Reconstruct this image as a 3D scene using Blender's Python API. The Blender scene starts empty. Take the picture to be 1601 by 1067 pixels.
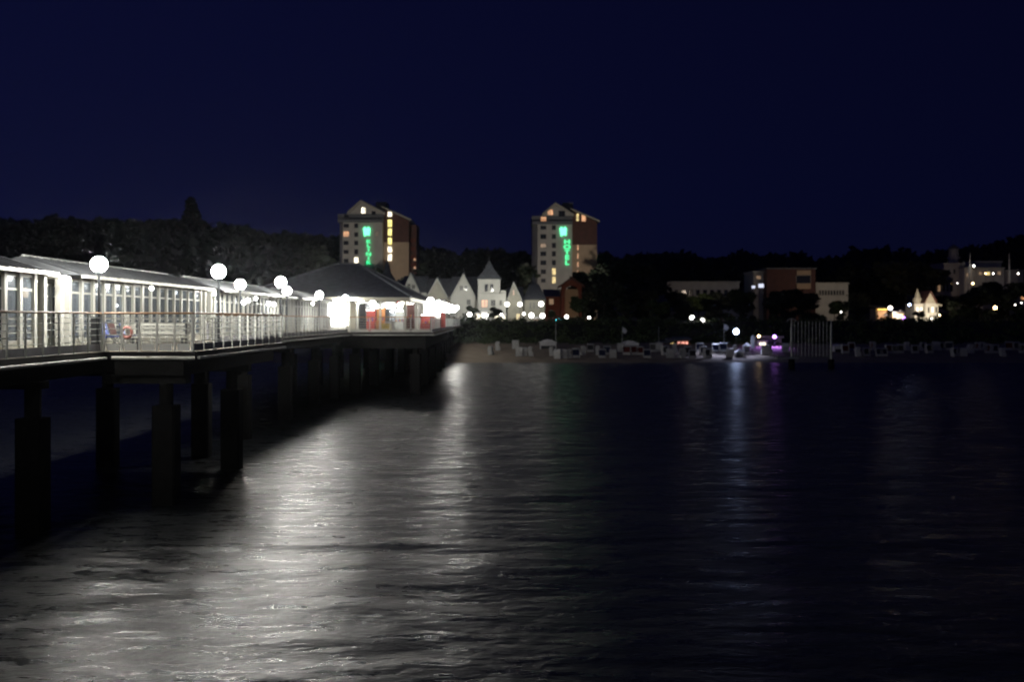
import bpy, math, random
import numpy as np
from mathutils import Vector, Matrix
R = math.radians
sc = bpy.context.scene
COL = sc.collection

# ------------------------------------------------------------------ camera, sky, exposure
EYE = 6.25; F = 1700.0
def P(px, py, y):
    """point seen at photo pixel (px,py) standing y metres away"""
    return ((px-800.5)/F*y, y, EYE+(500-py)/F*y)
cd = bpy.data.cameras.new('camera'); cam = bpy.data.objects.new('camera', cd); COL.objects.link(cam)
cam.location = (0, 0, EYE); cam.rotation_euler = (R(90), 0, 0)
cd.sensor_width = 36; cd.lens = F/1601*36; cd.shift_y = -33.5/1601
cd.clip_start = 0.1; cd.clip_end = 6000
cd.dof.use_dof = True; cd.dof.focus_distance = 13.0; cd.dof.aperture_fstop = 1.5; cd.dof.aperture_blades = 0
sc.camera = cam
w = bpy.data.worlds.new('World'); sc.world = w; w.use_nodes = True
nt = w.node_tree; bg = nt.nodes['Background']
sky = nt.nodes.new('ShaderNodeTexSky'); sky.sky_type = 'NISHITA'; sky.sun_disc = False
sky.sun_elevation = R(-4); sky.sun_rotation = R(200); sky.altitude = 0; sky.air_density = 1.0; sky.dust_density = 0.3; sky.ozone_density = 4.0
nt.links.new(sky.outputs[0], bg.inputs[0]); bg.inputs[1].default_value = 0.05
# the last of the dusk: navy overhead, a little paler low down; paler left side imitates the pier lamps' glow
wt = nt.nodes.new('ShaderNodeTexCoord'); ws = nt.nodes.new('ShaderNodeSeparateXYZ'); nt.links.new(wt.outputs['Generated'], ws.inputs[0])
wr = nt.nodes.new('ShaderNodeValToRGB'); nt.links.new(ws.outputs['Z'], wr.inputs[0])
for i, (p, c) in enumerate(((0.0, (.0030,.0036,.0165)), (0.10, (.0022,.0030,.0185)), (0.45, (.0016,.0020,.0145)))):
    e = wr.color_ramp.elements[i] if i < 2 else wr.color_ramp.elements.new(p); e.position = p; e.color = (*c, 1)
wm_ = nt.nodes.new('ShaderNodeMapRange'); wm_.inputs['From Min'].default_value = -.5; wm_.inputs['From Max'].default_value = .5; wm_.inputs['To Min'].default_value = 1.4; wm_.inputs['To Max'].default_value = .7
nt.links.new(ws.outputs['X'], wm_.inputs['Value'])
bg2 = nt.nodes.new('ShaderNodeBackground'); nt.links.new(wr.outputs[0], bg2.inputs[0]); nt.links.new(wm_.outputs[0], bg2.inputs[1])
wa = nt.nodes.new('ShaderNodeAddShader'); nt.links.new(bg.outputs[0], wa.inputs[0]); nt.links.new(bg2.outputs[0], wa.inputs[1]); nt.links.new(wa.outputs[0], nt.nodes['World Output'].inputs[0])
sc.view_settings.view_transform = 'Standard'; sc.view_settings.look = 'None'
sc.view_settings.exposure = 0; sc.view_settings.gamma = 1; sc.view_settings.use_curve_mapping = False
sc.render.engine = 'CYCLES'
cy = sc.cycles
cy.use_denoising = True; cy.max_bounces = 5; cy.diffuse_bounces = 2; cy.glossy_bounces = 3; cy.transmission_bounces = 3
cy.transparent_max_bounces = 10; cy.sample_clamp_indirect = 3.0; cy.sample_clamp_direct = 0; cy.use_light_tree = True
cy.caustics_reflective = False; cy.caustics_refractive = False

# ------------------------------------------------------------------ helpers
def tag(o, label=None, cat=None, group=None, kind=None):
    if label: o['label'] = label
    if cat: o['category'] = cat
    if group: o['group'] = group
    if kind: o['kind'] = kind
    return o
def empty(name, loc, rz=0, label=None, cat=None, group=None):
    o = bpy.data.objects.new(name, None); COL.objects.link(o); o.location = loc; o.rotation_euler = (0, 0, rz)
    return tag(o, label, cat, group)
class MB:
    def __init__(s): s.v = []; s.f = []; s.mi = []; s.cur = 0; s.sm = []
    def add(s, vs, fs, smooth=False):
        n = len(s.v); s.v += [tuple(v) for v in vs]
        for f in fs: s.f.append([i+n for i in f]); s.mi.append(s.cur); s.sm.append(smooth)
        return s
    def box(s, x0, x1, y0, y1, z0, z1):
        v = [(x0,y0,z0),(x1,y0,z0),(x1,y1,z0),(x0,y1,z0),(x0,y0,z1),(x1,y0,z1),(x1,y1,z1),(x0,y1,z1)]
        return s.add(v, [(0,3,2,1),(4,5,6,7),(0,1,5,4),(1,2,6,5),(2,3,7,6),(3,0,4,7)])
    def cyl(s, x, y, z0, z1, r0, r1=None, n=12, smooth=True):
        r1 = r0 if r1 is None else r1
        vs = []
        for z, r in ((z0, r0), (z1, r1)):
            vs += [(x+r*math.cos(2*math.pi*k/n), y+r*math.sin(2*math.pi*k/n), z) for k in range(n)]
        s.add(vs, [(k, (k+1)%n, n+(k+1)%n, n+k) for k in range(n)], smooth)
        return s.add(vs, [tuple(range(n))[::-1], tuple(range(n, 2*n))])
    def tube(s, a, b, r, n=8, r2=None):
        a = Vector(a); b = Vector(b); d = (b-a).normalized(); r2 = r if r2 is None else r2
        u = d.cross(Vector((0,0,1)) if abs(d.z) < .9 else Vector((1,0,0))).normalized(); w_ = d.cross(u)
        vs = [a+(u*math.cos(2*math.pi*k/n)+w_*math.sin(2*math.pi*k/n))*r for k in range(n)]
        vs += [b+(u*math.cos(2*math.pi*k/n)+w_*math.sin(2*math.pi*k/n))*r2 for k in range(n)]
        s.add(vs, [(k, (k+1)%n, n+(k+1)%n, n+k) for k in range(n)], True)
        return s.add(vs, [tuple(range(n))[::-1], tuple(range(n, 2*n))])
    def sphere(s, x, y, z, r, nu=20, nv=12, sz=1.0):
        vs = [(x, y, z-r*sz)]
        for j in range(1, nv):
            t = math.pi*j/nv
            for k in range(nu):
                p = 2*math.pi*k/nu
                vs.append((x+r*math.sin(t)*math.cos(p), y+r*math.sin(t)*math.sin(p), z-r*sz*math.cos(t)))
        vs.append((x, y, z+r*sz)); fs = []
        for k in range(nu):
            fs.append((0, 1+(k+1)%nu, 1+k)); a = 1+(nv-2)*nu
            fs.append((a+k, a+(k+1)%nu, len(vs)-1))
        for j in range(nv-2):
            for k in range(nu):
                a = 1+j*nu; b = a+nu
                fs.append((a+k, a+(k+1)%nu, b+(k+1)%nu, b+k))
        return s.add(vs, fs, True)
    def prism(s, pts, y0, y1):
        """polygon pts [(x,z)] extruded from y0 to y1"""
        n = len(pts); vs = [(p[0], y0, p[1]) for p in pts]+[(p[0], y1, p[1]) for p in pts]
        fs = [tuple(range(n)), tuple(range(n, 2*n))[::-1]]+[(k, n+k, n+(k+1)%n, (k+1)%n) for k in range(n)]
        return s.add(vs, fs)
    def prismx(s, pts, x0, x1):
        """polygon pts [(y,z)] extruded from x0 to x1"""
        n = len(pts); vs = [(x0, p[0], p[1]) for p in pts]+[(x1, p[0], p[1]) for p in pts]
        fs = [tuple(range(n))[::-1], tuple(range(n, 2*n))]+[(k, (k+1)%n, n+(k+1)%n, n+k) for k in range(n)]
        return s.add(vs, fs)
    def build(s, name, mats, parent=None, shift=None):
        me = bpy.data.meshes.new(name)
        v = s.v
        if shift is not None: v = [(p[0]-shift[0], p[1]-shift[1], p[2]-shift[2]) for p in v]
        me.from_pydata(v, [], s.f)
        if not isinstance(mats, (list, tuple)): mats = [mats]
        for m in mats: me.materials.append(m)
        me.polygons.foreach_set('material_index', s.mi); me.polygons.foreach_set('use_smooth', s.sm); me.update()
        o = bpy.data.objects.new(name, me); COL.objects.link(o)
        if parent is not None: o.parent = parent
        return o
def kids(o): return [c for c in bpy.data.objects if c.parent == o]
def copy_tree(o, parent=None, ch=None):
    c = o.copy(); COL.objects.link(c); c.parent = parent
    if ch is None: ch = kids(o)
    for k in ch: copy_tree(k, c)
    return c

# materials ---------------------------------------------------------
def mat(name, col, rough=0.6, metal=0.0, var=0.15, scale=3.0, bump=0.0, bscale=20, spec=0.5):
    m = bpy.data.materials.new(name); m.use_nodes = True; t = m.node_tree; b = t.nodes['Principled BSDF']
    b.inputs['Roughness'].default_value = rough; b.inputs['Metallic'].default_value = metal
    b.inputs['Specular IOR Level'].default_value = spec
    tc = t.nodes.new('ShaderNodeTexCoord'); n = t.nodes.new('ShaderNodeTexNoise'); n.inputs['Scale'].default_value = scale; n.inputs['Detail'].default_value = 5
    t.links.new(tc.outputs['Object'], n.inputs['Vector'])
    r = t.nodes.new('ShaderNodeValToRGB'); r.color_ramp.elements[0].position = .3; r.color_ramp.elements[1].position = .7
    r.color_ramp.elements[0].color = (*[c*(1-var) for c in col], 1); r.color_ramp.elements[1].color = (*[min(1, c*(1+var)) for c in col], 1)
    t.links.new(n.outputs['Fac'], r.inputs[0]); t.links.new(r.outputs[0], b.inputs['Base Color'])
    if bump:
        n2 = t.nodes.new('ShaderNodeTexNoise'); n2.inputs['Scale'].default_value = bscale; n2.inputs['Detail'].default_value = 6
        t.links.new(tc.outputs['Object'], n2.inputs['Vector'])
        bp = t.nodes.new('ShaderNodeBump'); bp.inputs['Strength'].default_value = bump; bp.inputs['Distance'].default_value = .05
        t.links.new(n2.outputs['Fac'], bp.inputs['Height']); t.links.new(bp.outputs[0], b.inputs['Normal'])
    return m
def emit(name, col, s, base=None):
    m = bpy.data.materials.new(name); m.use_nodes = True; t = m.node_tree; b = t.nodes['Principled BSDF']
    b.inputs['Base Color'].default_value = (*(base or (0.6, 0.6, 0.6)), 1)
    b.inputs['Emission Color'].default_value = (*col, 1); b.inputs['Emission Strength'].default_value = s
    b.inputs['Roughness'].default_value = .4
    return m
def lit_room(name, col, s):
    """a lit window: uneven warm light behind the pane"""
    m = emit(name, col, s); t = m.node_tree; b = t.nodes['Principled BSDF']
    tc = t.nodes.new('ShaderNodeTexCoord'); n = t.nodes.new('ShaderNodeTexNoise'); n.inputs['Scale'].default_value = 1.2; n.inputs['Detail'].default_value = 2
    t.links.new(tc.outputs['Object'], n.inputs['Vector'])
    mr = t.nodes.new('ShaderNodeMapRange'); mr.inputs['From Min'].default_value = .35; mr.inputs['From Max'].default_value = .65
    mr.inputs['To Min'].default_value = s*.45; mr.inputs['To Max'].default_value = s*1.3
    t.links.new(n.outputs['Fac'], mr.inputs['Value']); t.links.new(mr.outputs[0], b.inputs['Emission Strength'])
    return m
def glass_mat(name, tint=(.75, .8, .85), refl=.25):
    m = bpy.data.materials.new(name); m.use_nodes = True; t = m.node_tree; t.nodes.clear()
    o = t.nodes.new('ShaderNodeOutputMaterial'); a = t.nodes.new('ShaderNodeBsdfTransparent'); a.inputs[0].default_value = (*tint, 1)
    g = t.nodes.new('ShaderNodeBsdfGlossy'); g.inputs['Roughness'].default_value = .12; g.inputs[0].default_value = (.8, .85, .9, 1)
    d = t.nodes.new('ShaderNodeBsdfDiffuse'); d.inputs[0].default_value = (.20, .23, .26, 1)
    x = t.nodes.new('ShaderNodeMixShader'); x.inputs[0].default_value = refl; y = t.nodes.new('ShaderNodeMixShader'); y.inputs[0].default_value = .42
    t.links.new(a.outputs[0], x.inputs[1]); t.links.new(g.outputs[0], x.inputs[2])
    t.links.new(x.outputs[0], y.inputs[1]); t.links.new(d.outputs[0], y.inputs[2]); t.links.new(y.outputs[0], o.inputs[0])
    return m
M = dict(
 white=mat('white_paint', (.46,.46,.41), .5, scale=1.5, var=.08), cream=mat('cream_paint', (.40,.385,.31), .6, var=.1),
 steel=mat('dark_steel', (.05,.055,.06), .45, .3), galv=mat('galvanised_steel', (.42,.44,.42), .4, .4, scale=8),
 beam=mat('pale_edge_steel', (.5,.5,.44), .5, .1, scale=4, var=.3),
 wood=mat('handrail_wood', (.32,.17,.07), .5, scale=6, var=.3), deck=mat('deck_planks', (.20,.17,.13), .7, scale=5, var=.3, bump=.3),
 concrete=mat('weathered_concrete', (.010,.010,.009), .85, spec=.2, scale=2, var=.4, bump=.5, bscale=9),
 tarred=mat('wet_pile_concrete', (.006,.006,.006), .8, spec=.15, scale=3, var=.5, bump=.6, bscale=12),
 roofm=mat('grey_roof_sheet', (.19,.20,.21), .45, .2, scale=2, var=.2), slate=mat('slate_roof', (.12,.13,.145), .7, scale=2, var=.3, bump=.4),
 kick=mat('grey_kickboard', (.28,.28,.30), .6), glass=glass_mat('gallery_glass'), dglass=mat('dark_window_glass', (.02,.025,.035), .12, spec=.8),
 plaster=mat('white_plaster', (.6,.6,.55), .8, scale=.6, var=.1), grey=mat('grey_plaster', (.42,.41,.38), .8, scale=.4, var=.1),
 tan=mat('tan_plaster', (.46,.35,.24), .8, scale=.4, var=.1), brown=mat('brown_cladding', (.085,.032,.026), .7, scale=.8, var=.25),
 brick=mat('red_brick', (.15,.04,.022), .8, scale=2, var=.25), red=mat('red_panel', (.34,.05,.04), .5), orange=mat('orange_paint', (.45,.2,.07), .5),
 blue=mat('blue_paint', (.04,.08,.35), .5), yellow=mat('yellow_paint', (.45,.34,.08), .5), dark=mat('dark_paint', (.03,.03,.035), .5),
 wicker=mat('white_wicker', (.50,.50,.48), .7, scale=9, var=.25), canvas=mat('white_canvas', (.75,.75,.75), .8), fabricblue=mat('blue_striped_fabric', (.02,.03,.09), .9),
 fabricred=mat('red_fabric', (.12,.02,.02), .9), bark=mat('bark', (.06,.045,.03), .9, bump=.5), 
 globe=emit('lamp_globe_glow', (1.0,.97,.90), 350, (.9,.9,.9)), globes=emit('soft_globe_glow', (1.0,.97,.92), 26), globed=emit('dimmer_lamp_globe_glow', (1.0,.97,.90), 75, (.9,.9,.9)), cool=emit('cool_lamp_glow', (.50,.62,1.0), 27), violet=emit('violet_lamp_glow', (.5,.2,1.0), 7),
 far=emit('promenade_globe_glow', (1.0,.95,.88), 10), warm=emit('warm_lamp_glow', (1.0,.66,.30), 14), teal=emit('teal_glow', (.1,.8,.9), 4), 
 tube=emit('tube_light', (1.0,.97,.88), 2.2), tubehot=emit('bright_tube_light', (1.0,.98,.94), 26), green=emit('green_neon', (.03,1.0,.34), 1.7), greenw=emit('green_neon_logo', (.12,1.0,.45), 2.4),
 winor=lit_room('orange_lit_window', (1.0,.46,.20), .8), winye=lit_room('yellow_lit_window', (1.0,.74,.28), 1.1), winwh=lit_room('white_lit_window', (1.0,.9,.68), 2.6),
 windim=lit_room('dim_lit_window', (.9,.55,.3), .25), stairlight=lit_room('stairwell_yellow_window', (1.0,.85,.25), 1.6), pink=lit_room('pink_lit_panel', (1.0,.4,.3), 1.7),
)
def leaf_mat(name, c1, c2):
    m = mat(name, c1, .7, scale=.8, var=.35); return m
M['shoplight'] = emit('shop_front_light', (1,.97,.9), 4); M['black'] = mat('black_fascia_paint', (.008,.008,.009), .7, spec=.2); M['brightwhite'] = mat('gloss_white_paint', (.82,.82,.76), .4, var=.04)
M['leaf'] = leaf_mat('leaf_green', (.045,.07,.02), 0); M['leafd'] = leaf_mat('leaf_dark_green', (.012,.02,.010), 0); M['leafo'] = leaf_mat('leaf_olive', (.085,.085,.03), 0)

def sand_mat():
    m = mat('beach_sand', (.26,.21,.155), .95, scale=.5, var=.2, bump=.6, bscale=3); return m
M['sand'] = sand_mat(); M['soil'] = mat('grassy_soil', (.025,.03,.018), .95, scale=.3, var=.4); M['paving'] = mat('promenade_paving', (.2,.19,.17), .8)

# ------------------------------------------------------------------ water
def water_mat():
    m = bpy.data.materials.new('sea_water'); m.use_nodes = True; t = m.node_tree; b = t.nodes['Principled BSDF']
    b.inputs['Base Color'].default_value = (.012, .014, .016, 1); b.inputs['Roughness'].default_value = .20; b.inputs['IOR'].default_value = 1.42
    tc = t.nodes.new('ShaderNodeTexCoord')
    prev = None; add = None
    for sx, sy, det, wgt in ((.13,.30,2,3.2), (.45,.85,4,1.0), (1.9,3.4,5,.38), (6,10,4,.08)):
        mp = t.nodes.new('ShaderNodeMapping'); mp.inputs['Scale'].default_value = (sx, sy, 1); mp.inputs['Rotation'].default_value = (0, 0, R(12))
        n = t.nodes.new('ShaderNodeTexNoise'); n.inputs['Scale'].default_value = 1; n.inputs['Detail'].default_value = det; n.inputs['Roughness'].default_value = .55; n.inputs['Distortion'].default_value = .4
        t.links.new(tc.outputs['Object'], mp.inputs[0]); t.links.new(mp.outputs[0], n.inputs['Vector'])
        mu = t.nodes.new('ShaderNodeMath'); mu.operation = 'MULTIPLY'; mu.inputs[1].default_value = wgt; t.links.new(n.outputs['Fac'], mu.inputs[0])
        if add is None: add = mu
        else:
            ad = t.nodes.new('ShaderNodeMath'); ad.operation = 'ADD'; t.links.new(add.outputs[0], ad.inputs[0]); t.links.new(mu.outputs[0], ad.inputs[1]); add = ad
    bp = t.nodes.new('ShaderNodeBump'); bp.inputs['Strength'].default_value = 1.0; bp.inputs['Distance'].default_value = .115
    # wind-ruffled patches: rougher and smoother water, drawn out along the shore
    mp = t.nodes.new('ShaderNodeMapping'); mp.inputs['Scale'].default_value = (.75, 1.9, 1); mp.inputs['Rotation'].default_value = (0, 0, R(-8))
    n = t.nodes.new('ShaderNodeTexNoise'); n.inputs['Scale'].default_value = 1; n.inputs['Detail'].default_value = 9; n.inputs['Roughness'].default_value = .72; n.inputs['Distortion'].default_value = .5
    t.links.new(tc.outputs['Object'], mp.inputs[0]); t.links.new(mp.outputs[0], n.inputs['Vector'])
    mr = t.nodes.new('ShaderNodeMapRange'); mr.inputs['From Min'].default_value = .38; mr.inputs['From Max'].default_value = .62; mr.inputs['To Min'].default_value = .21; mr.inputs['To Max'].default_value = .42
    t.links.new(n.outputs['Fac'], mr.inputs['Value']); t.links.new(mr.outputs[0], b.inputs['Roughness'])
    t.links.new(add.outputs[0], bp.inputs['Height']); t.links.new(bp.outputs[0], b.inputs['Normal'])
    return m
M['water'] = water_mat()
mb = MB(); mb.add([(-900,-60,0),(900,-60,0),(900,160,0),(-900,160,0)], [(0,1,2,3)])
tag(mb.build('sea_water', M['water']), kind='structure')

# ------------------------------------------------------------------ terrain (one height function, three sheets)
SKY = [(-900,330),(-300,345),(0,352),(60,362),(110,350),(200,358),(300,362),(400,373),(500,380),(650,396),(750,402),(900,406),(1000,408),(1100,410),(1200,404),(1300,412),(1350,402),(1450,406),(1500,404),(1550,398),(1601,382),(2000,350),(2600,330)]
def skyline(px):
    for (a, b), (c, d) in zip(SKY, SKY[1:]):
        if px <= c: return b+(d-b)*(px-a)/(c-a)
    return SKY[-1][1]
RY = 640.0
def sstep(a, b, t): t = max(0, min(1, (t-a)/(b-a))); return t*t*(3-2*t)
def ground_z(x, y):
    shore = 156+3.0*math.sin(x*.018+1)+ (0.03*max(0, x-60))
    if y <= 186:
        return -1.2+1.2*sstep(140, shore, y)+max(0, (y-shore))*.085
    zb = max(.4, (186-shore)*.085)
    z = zb+(5.9-zb)*sstep(186, 198, y)
    if y > 215:
        px = x/max(y, 1)*F+800
        top = EYE+(500-skyline(px))/F*RY-13
        z += (top-5.9)*sstep(250 if px > 1350 or px < 600 else 330, RY, y)
    return z
def sheet(name, ys, m, nx=150, x0=-420, x1=420, spread=True):
    mb = MB(); rows = []
    for y in ys:
        k = 1+(y-140)/420 if spread else 1
        rows.append([(x0+(x1-x0)*i/nx)*k for i in range(nx+1)])
    for y, r in zip(ys, rows):
        for x in r: mb.v.append((x, y, ground_z(x, y)))
    for j in range(len(ys)-1):
        for i in range(nx):
            a = j*(nx+1)+i; mb.f.append([a, a+1, a+nx+2, a+nx+1]); mb.mi.append(0); mb.sm.append(True)
    return tag(mb.build(name, m), kind='structure')
sheet('beach', [138, 146, 152, 156, 160, 165, 170, 175, 180, 186], M['sand'])
sheet('ground', [186, 189, 192, 195, 198, 205, 215, 235, 250], M['soil'])
sheet('hills', [250, 270, 290, 310, 330, 360, 390, 420, 450, 480, 510, 540, 570, 600, 620, 640, 660, 700], M['soil'])
mb = MB(); mb.box(-60, 26, 199, 210, 5.6, 5.98); tag(mb.build('promenade_pavement', M['paving']), kind='structure')

# ------------------------------------------------------------------ foliage
rng = np.random.default_rng(7)
def leaves(lobes, n, size, seed, shell=.45):
    """n leaf clumps (bent quads) through the lobes' volume. lobes: (cx,cy,cz,rx,ry,rz)"""
    g = np.random.default_rng(seed); L = np.array(lobes, float)
    wt = (L[:,3]*L[:,4]*L[:,5])**.67; idx = g.choice(len(L), n, p=wt/wt.sum())
    d = g.normal(size=(n,3)); d /= np.linalg.norm(d, axis=1)[:,None]
    r = (shell+(1-shell)*g.random(n))**.8*(1+.12*g.normal(size=n))
    c = L[idx,:3]+d*r[:,None]*L[idx,3:]
    a = g.normal(size=(n,3))+d*.4; a /= np.linalg.norm(a, axis=1)[:,None]
    b = np.cross(a, g.normal(size=(n,3))); b /= np.linalg.norm(b, axis=1)[:,None]
    e = np.cross(a, b); s = size*(.5+g.random(n))[:,None]
    v = np.stack([c-b*s-e*s*.6, c+b*s*.9-e*s*.7, c+b*s*1.1+e*s*.7+a*s*.3, c-b*s*.7+e*s*.8], 1).reshape(-1,3)
    return v, np.arange(n*4).reshape(n,4)
def np_mesh(name, v, f, m):
    me = bpy.data.meshes.new(name); me.vertices.add(len(v)); me.vertices.foreach_set('co', v.astype(np.float32).ravel())
    me.loops.add(f.size); me.loops.foreach_set('vertex_index', f.astype(np.int32).ravel())
    me.polygons.add(len(f)); me.polygons.foreach_set('loop_start', np.arange(0, f.size, f.shape[1], dtype=np.int32))
    me.update(calc_edges=True); me.validate(); me.materials.append(m); return me
def trunk_mb(h, r, limbs, seed):
    rd = random.Random(seed); mb = MB(); p = Vector((0,0,-.4)); pts = [p]
    for k in range(4):
        p = p+Vector((rd.uniform(-.25,.25), rd.uniform(-.25,.25), h/4+.1)); pts.append(p)
    for k in range(4): mb.tube(pts[k], pts[k+1], r*(1-k*.2), 8, r*(1-(k+1)*.2))
    for k in range(limbs):
        a = rd.uniform(0, 6.28); b0 = pts[2]+(pts[4]-pts[2])*rd.random()
        mb.tube(b0, b0+Vector((math.cos(a)*h*.28, math.sin(a)*h*.28, h*rd.uniform(.12,.35))), r*.4, 6, r*.12)
    return mb
TREES = {}
def make_tree_kind(name, h, wd, leaf, seed, conif=False, n=2600):
    rd = random.Random(seed); lobes = []
    if conif:
        for k in range(9):
            t = k/8; lobes.append((rd.uniform(-.2,.2), rd.uniform(-.2,.2), h*(.25+.72*t), wd*.5*(1-t*.85)+.2, wd*.5*(1-t*.85)+.2, h*.09))
    else:
        for k in range(15):
            a = rd.uniform(0, 6.28); q = rd.random()**.6*wd*.34
            lobes.append((math.cos(a)*q, math.sin(a)*q, h*(rd.uniform(.45,.86) if leaf is not M['leafd'] else rd.uniform(.14,.88)), wd*rd.uniform(.14,.25), wd*rd.uniform(.13,.24), h*rd.uniform(.08,.15)))
    v, f = leaves(lobes, n, .30*(h/9)**.5, seed, .35)
    TREES[name] = (np_mesh(name+'_crown', v, f, leaf), trunk_mb(h*.7, h*.028, 7, seed).build('trunk', M['bark']), h)
    t = TREES[name]; tm = t[1].data; bpy.data.objects.remove(t[1]); TREES[name] = (t[0], tm, h)
make_tree_kind('broadleaf', 11, 9, M['leaf'], 1); make_tree_kind('dense', 12, 11, M['leafd'], 2, n=3400)
make_tree_kind('tall', 16, 9, M['leafd'], 3, n=3200); make_tree_kind('olive', 9, 8, M['leafo'], 4); make_tree_kind('conifer', 17, 6.5, M['leafd'], 5, True)
make_tree_kind('round', 4.6, 4.2, M['leafd'], 6, n=1400)
def tree(kind, px, top, y, label, group=None, widen=1.0, name='tree'):
    cm, tm, h = TREES[kind]; x, _, zt = P(px, top, y); zb = ground_z(x, y)-.1; s = max(.1, (zt-zb)/(h*.98))
    rt = empty(name, (x, y, zb), random.Random(int(px*7+top)).uniform(0, 6.28), label, 'tree', group); rt.scale = (s*widen, s*widen, s)
    for nm, me in (('crown', cm), ('trunk', tm)):
        o = bpy.data.objects.new(nm, me); COL.objects.link(o); o.parent = rt
    return rt

def forest(name, cells, size, seed, m, perlobe=46):
    g = random.Random(seed); lobes = []
    for x, y, h in cells:
        zb = ground_z(x, y); wd = h*g.uniform(.28,.42)
        lobes.append((x, y, zb+h*.62, wd, wd, h*.4)); 
        for q in range(2): lobes.append((x+g.uniform(-1,1)*wd*.6, y+g.uniform(-1,1)*wd*.6, zb+h*g.uniform(.6,.95), wd*.4, wd*.4, h*.14))
    v, f = leaves(lobes, len(lobes)*perlobe, size, seed, .5)
    o = bpy.data.objects.new(name, np_mesh(name, v, f, m)); COL.objects.link(o); return tag(o, kind='stuff')
g = random.Random(3); cells = []
for y, st in ((470,11), (520,10), (570,9), (612,8), (640,7), (655,7)):
    px = -60
    while px < 1680:
        if not (y < 600 and 1400 < px < 1620 and y < 380): cells.append(((px-800)/F*y+g.uniform(-3,3), y+g.uniform(-8,8), g.uniform(11,17)))
        px += st*F/y*g.uniform(.7,1.2)
for y in (330, 365, 400, 435):
    px = -60
    while px < 690:
        cells.append(((px-800)/F*y+g.uniform(-3,3), y+g.uniform(-8,8), g.uniform(10,14))); px += 11*F/y*g.uniform(.7,1.2)
o = forest('forest', cells, 1.5, 11, M['leafd'], 40); tag(o, 'dark wooded ridge along the horizon behind the town', 'forest')

# dune shrubs: the dark bank between sand and promenade
lob = []
for k in range(1100):
    x = g.uniform(-75, 150); y = g.uniform(183.5, 199); zb = ground_z(x, y); h = g.uniform(.5, 1.3)
    lob.append((x, y, zb+h*.2, g.uniform(.9,1.8), g.uniform(.9,1.6), h*.75))
v, f = leaves(lob, 42000, .17, 5, .4)
o = bpy.data.objects.new('dune_shrubbery', np_mesh('dune_shrubbery', v, f, M['leaf'])); COL.objects.link(o); tag(o, 'dark shrubs covering the dune bank above the sand', 'shrubbery', kind='stuff')

# ------------------------------------------------------------------ the pier
ZD = EYE-1.06
pier = empty('pier', (-16, 20, ZD), 0, 'long seaside pier on dark concrete piles with railings, widening under the far hall', 'pier')
PS = (-16, 20, ZD)
# decks
mb = MB(); mb.box(-20.1, -13.5, 5, 90, ZD-.28, ZD); mb.build('walkway_deck', M['deck'], pier, PS)
mb = MB(); mb.box(-13.49, -10.5, 36, 50, ZD-.28, ZD-.004); mb.build('lookout_deck', M['deck'], pier, PS)
mb = MB(); mb.add([(-25.5,90.02,ZD-.3),(-6.5,90.02,ZD-.3),(-7.6,142,ZD-.3),(-25.5,142,ZD-.3),(-25.5,90.02,ZD),(-6.5,90.02,ZD),(-7.6,142,ZD),(-25.5,142,ZD)], [(0,3,2,1),(4,5,6,7),(0,1,5,4),(1,2,6,5),(2,3,7,6),(3,0,4,7)])
mb.build('hall_deck', M['deck'], pier, PS)
mb = MB(); mb.box(-21, -8.8, 142.02, 200, ZD-.3, ZD); mb.build('shore_deck', M['deck'], pier, PS)
mb = MB(); mb.box(-13.49, -10.5, 8, 21.3, ZD-.28, ZD-.004); mb.build('lookout_deck', M['deck'], pier, PS)  # unseen lookout added to carry lamps that brighten the near water
for x0, x1, y0, y1 in ((-13.49,-13.46,21.4,35.97), (-13.45,-10.47,35.94,35.97), (-10.49,-10.46,35.98,50.03), (-13.49,-13.46,50.05,89.98), (-13.44,-6.45,89.96,89.99), (-10.49,-10.46,8,21.3)):
    mb = MB(); mb.box(x0, x1, y0, y1, ZD-.30, ZD-.008); mb.build('fascia', M['black'], pier, PS)
# side girders, crossbeams
for x0, y0, y1 in ((-14.2, 5, 90), (-20.0, 5, 90), (-17.4, 5, 90)):
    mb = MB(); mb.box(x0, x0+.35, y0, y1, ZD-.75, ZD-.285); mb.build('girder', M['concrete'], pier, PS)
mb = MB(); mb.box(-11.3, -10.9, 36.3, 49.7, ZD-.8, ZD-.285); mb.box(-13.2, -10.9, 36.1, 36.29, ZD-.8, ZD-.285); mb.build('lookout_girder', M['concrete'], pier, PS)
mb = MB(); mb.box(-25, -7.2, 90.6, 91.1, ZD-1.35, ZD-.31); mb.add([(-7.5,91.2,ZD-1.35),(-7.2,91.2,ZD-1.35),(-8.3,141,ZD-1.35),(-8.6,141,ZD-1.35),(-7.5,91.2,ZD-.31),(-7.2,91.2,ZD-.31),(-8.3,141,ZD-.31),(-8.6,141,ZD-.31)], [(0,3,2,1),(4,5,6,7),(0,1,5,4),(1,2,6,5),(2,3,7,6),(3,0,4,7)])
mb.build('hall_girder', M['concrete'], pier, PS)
# bright edge pipe under the deck edge
for a, b in (((-13.3, 6), (-13.3, 35.6)), ((-13.2, 35.85), (-10.45, 35.85)), ((-10.4, 36.1), (-10.4, 49.9)), ((-13.3, 50.2), (-13.3, 89.7)), ((-13.2, 89.85), (-6.4, 89.85)), ((-6.35, 90.2), (-7.5, 141.8))):
    mb = MB(); z = ZD-.21
    mb.tube((a[0], a[1], z), (b[0], b[1], z), .055, 8)
    L = math.dist(a, b); k = 1.2
    while k < L:
        t = k/L; x = a[0]+(b[0]-a[0])*t; y = a[1]+(b[1]-a[1])*t; mb.box(x-.05, x+.05, y-.05, y+.05, z-.02, z+.05); k += 2.6
    mb.build('edge_pipe', M['beam'], pier, PS)
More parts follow.
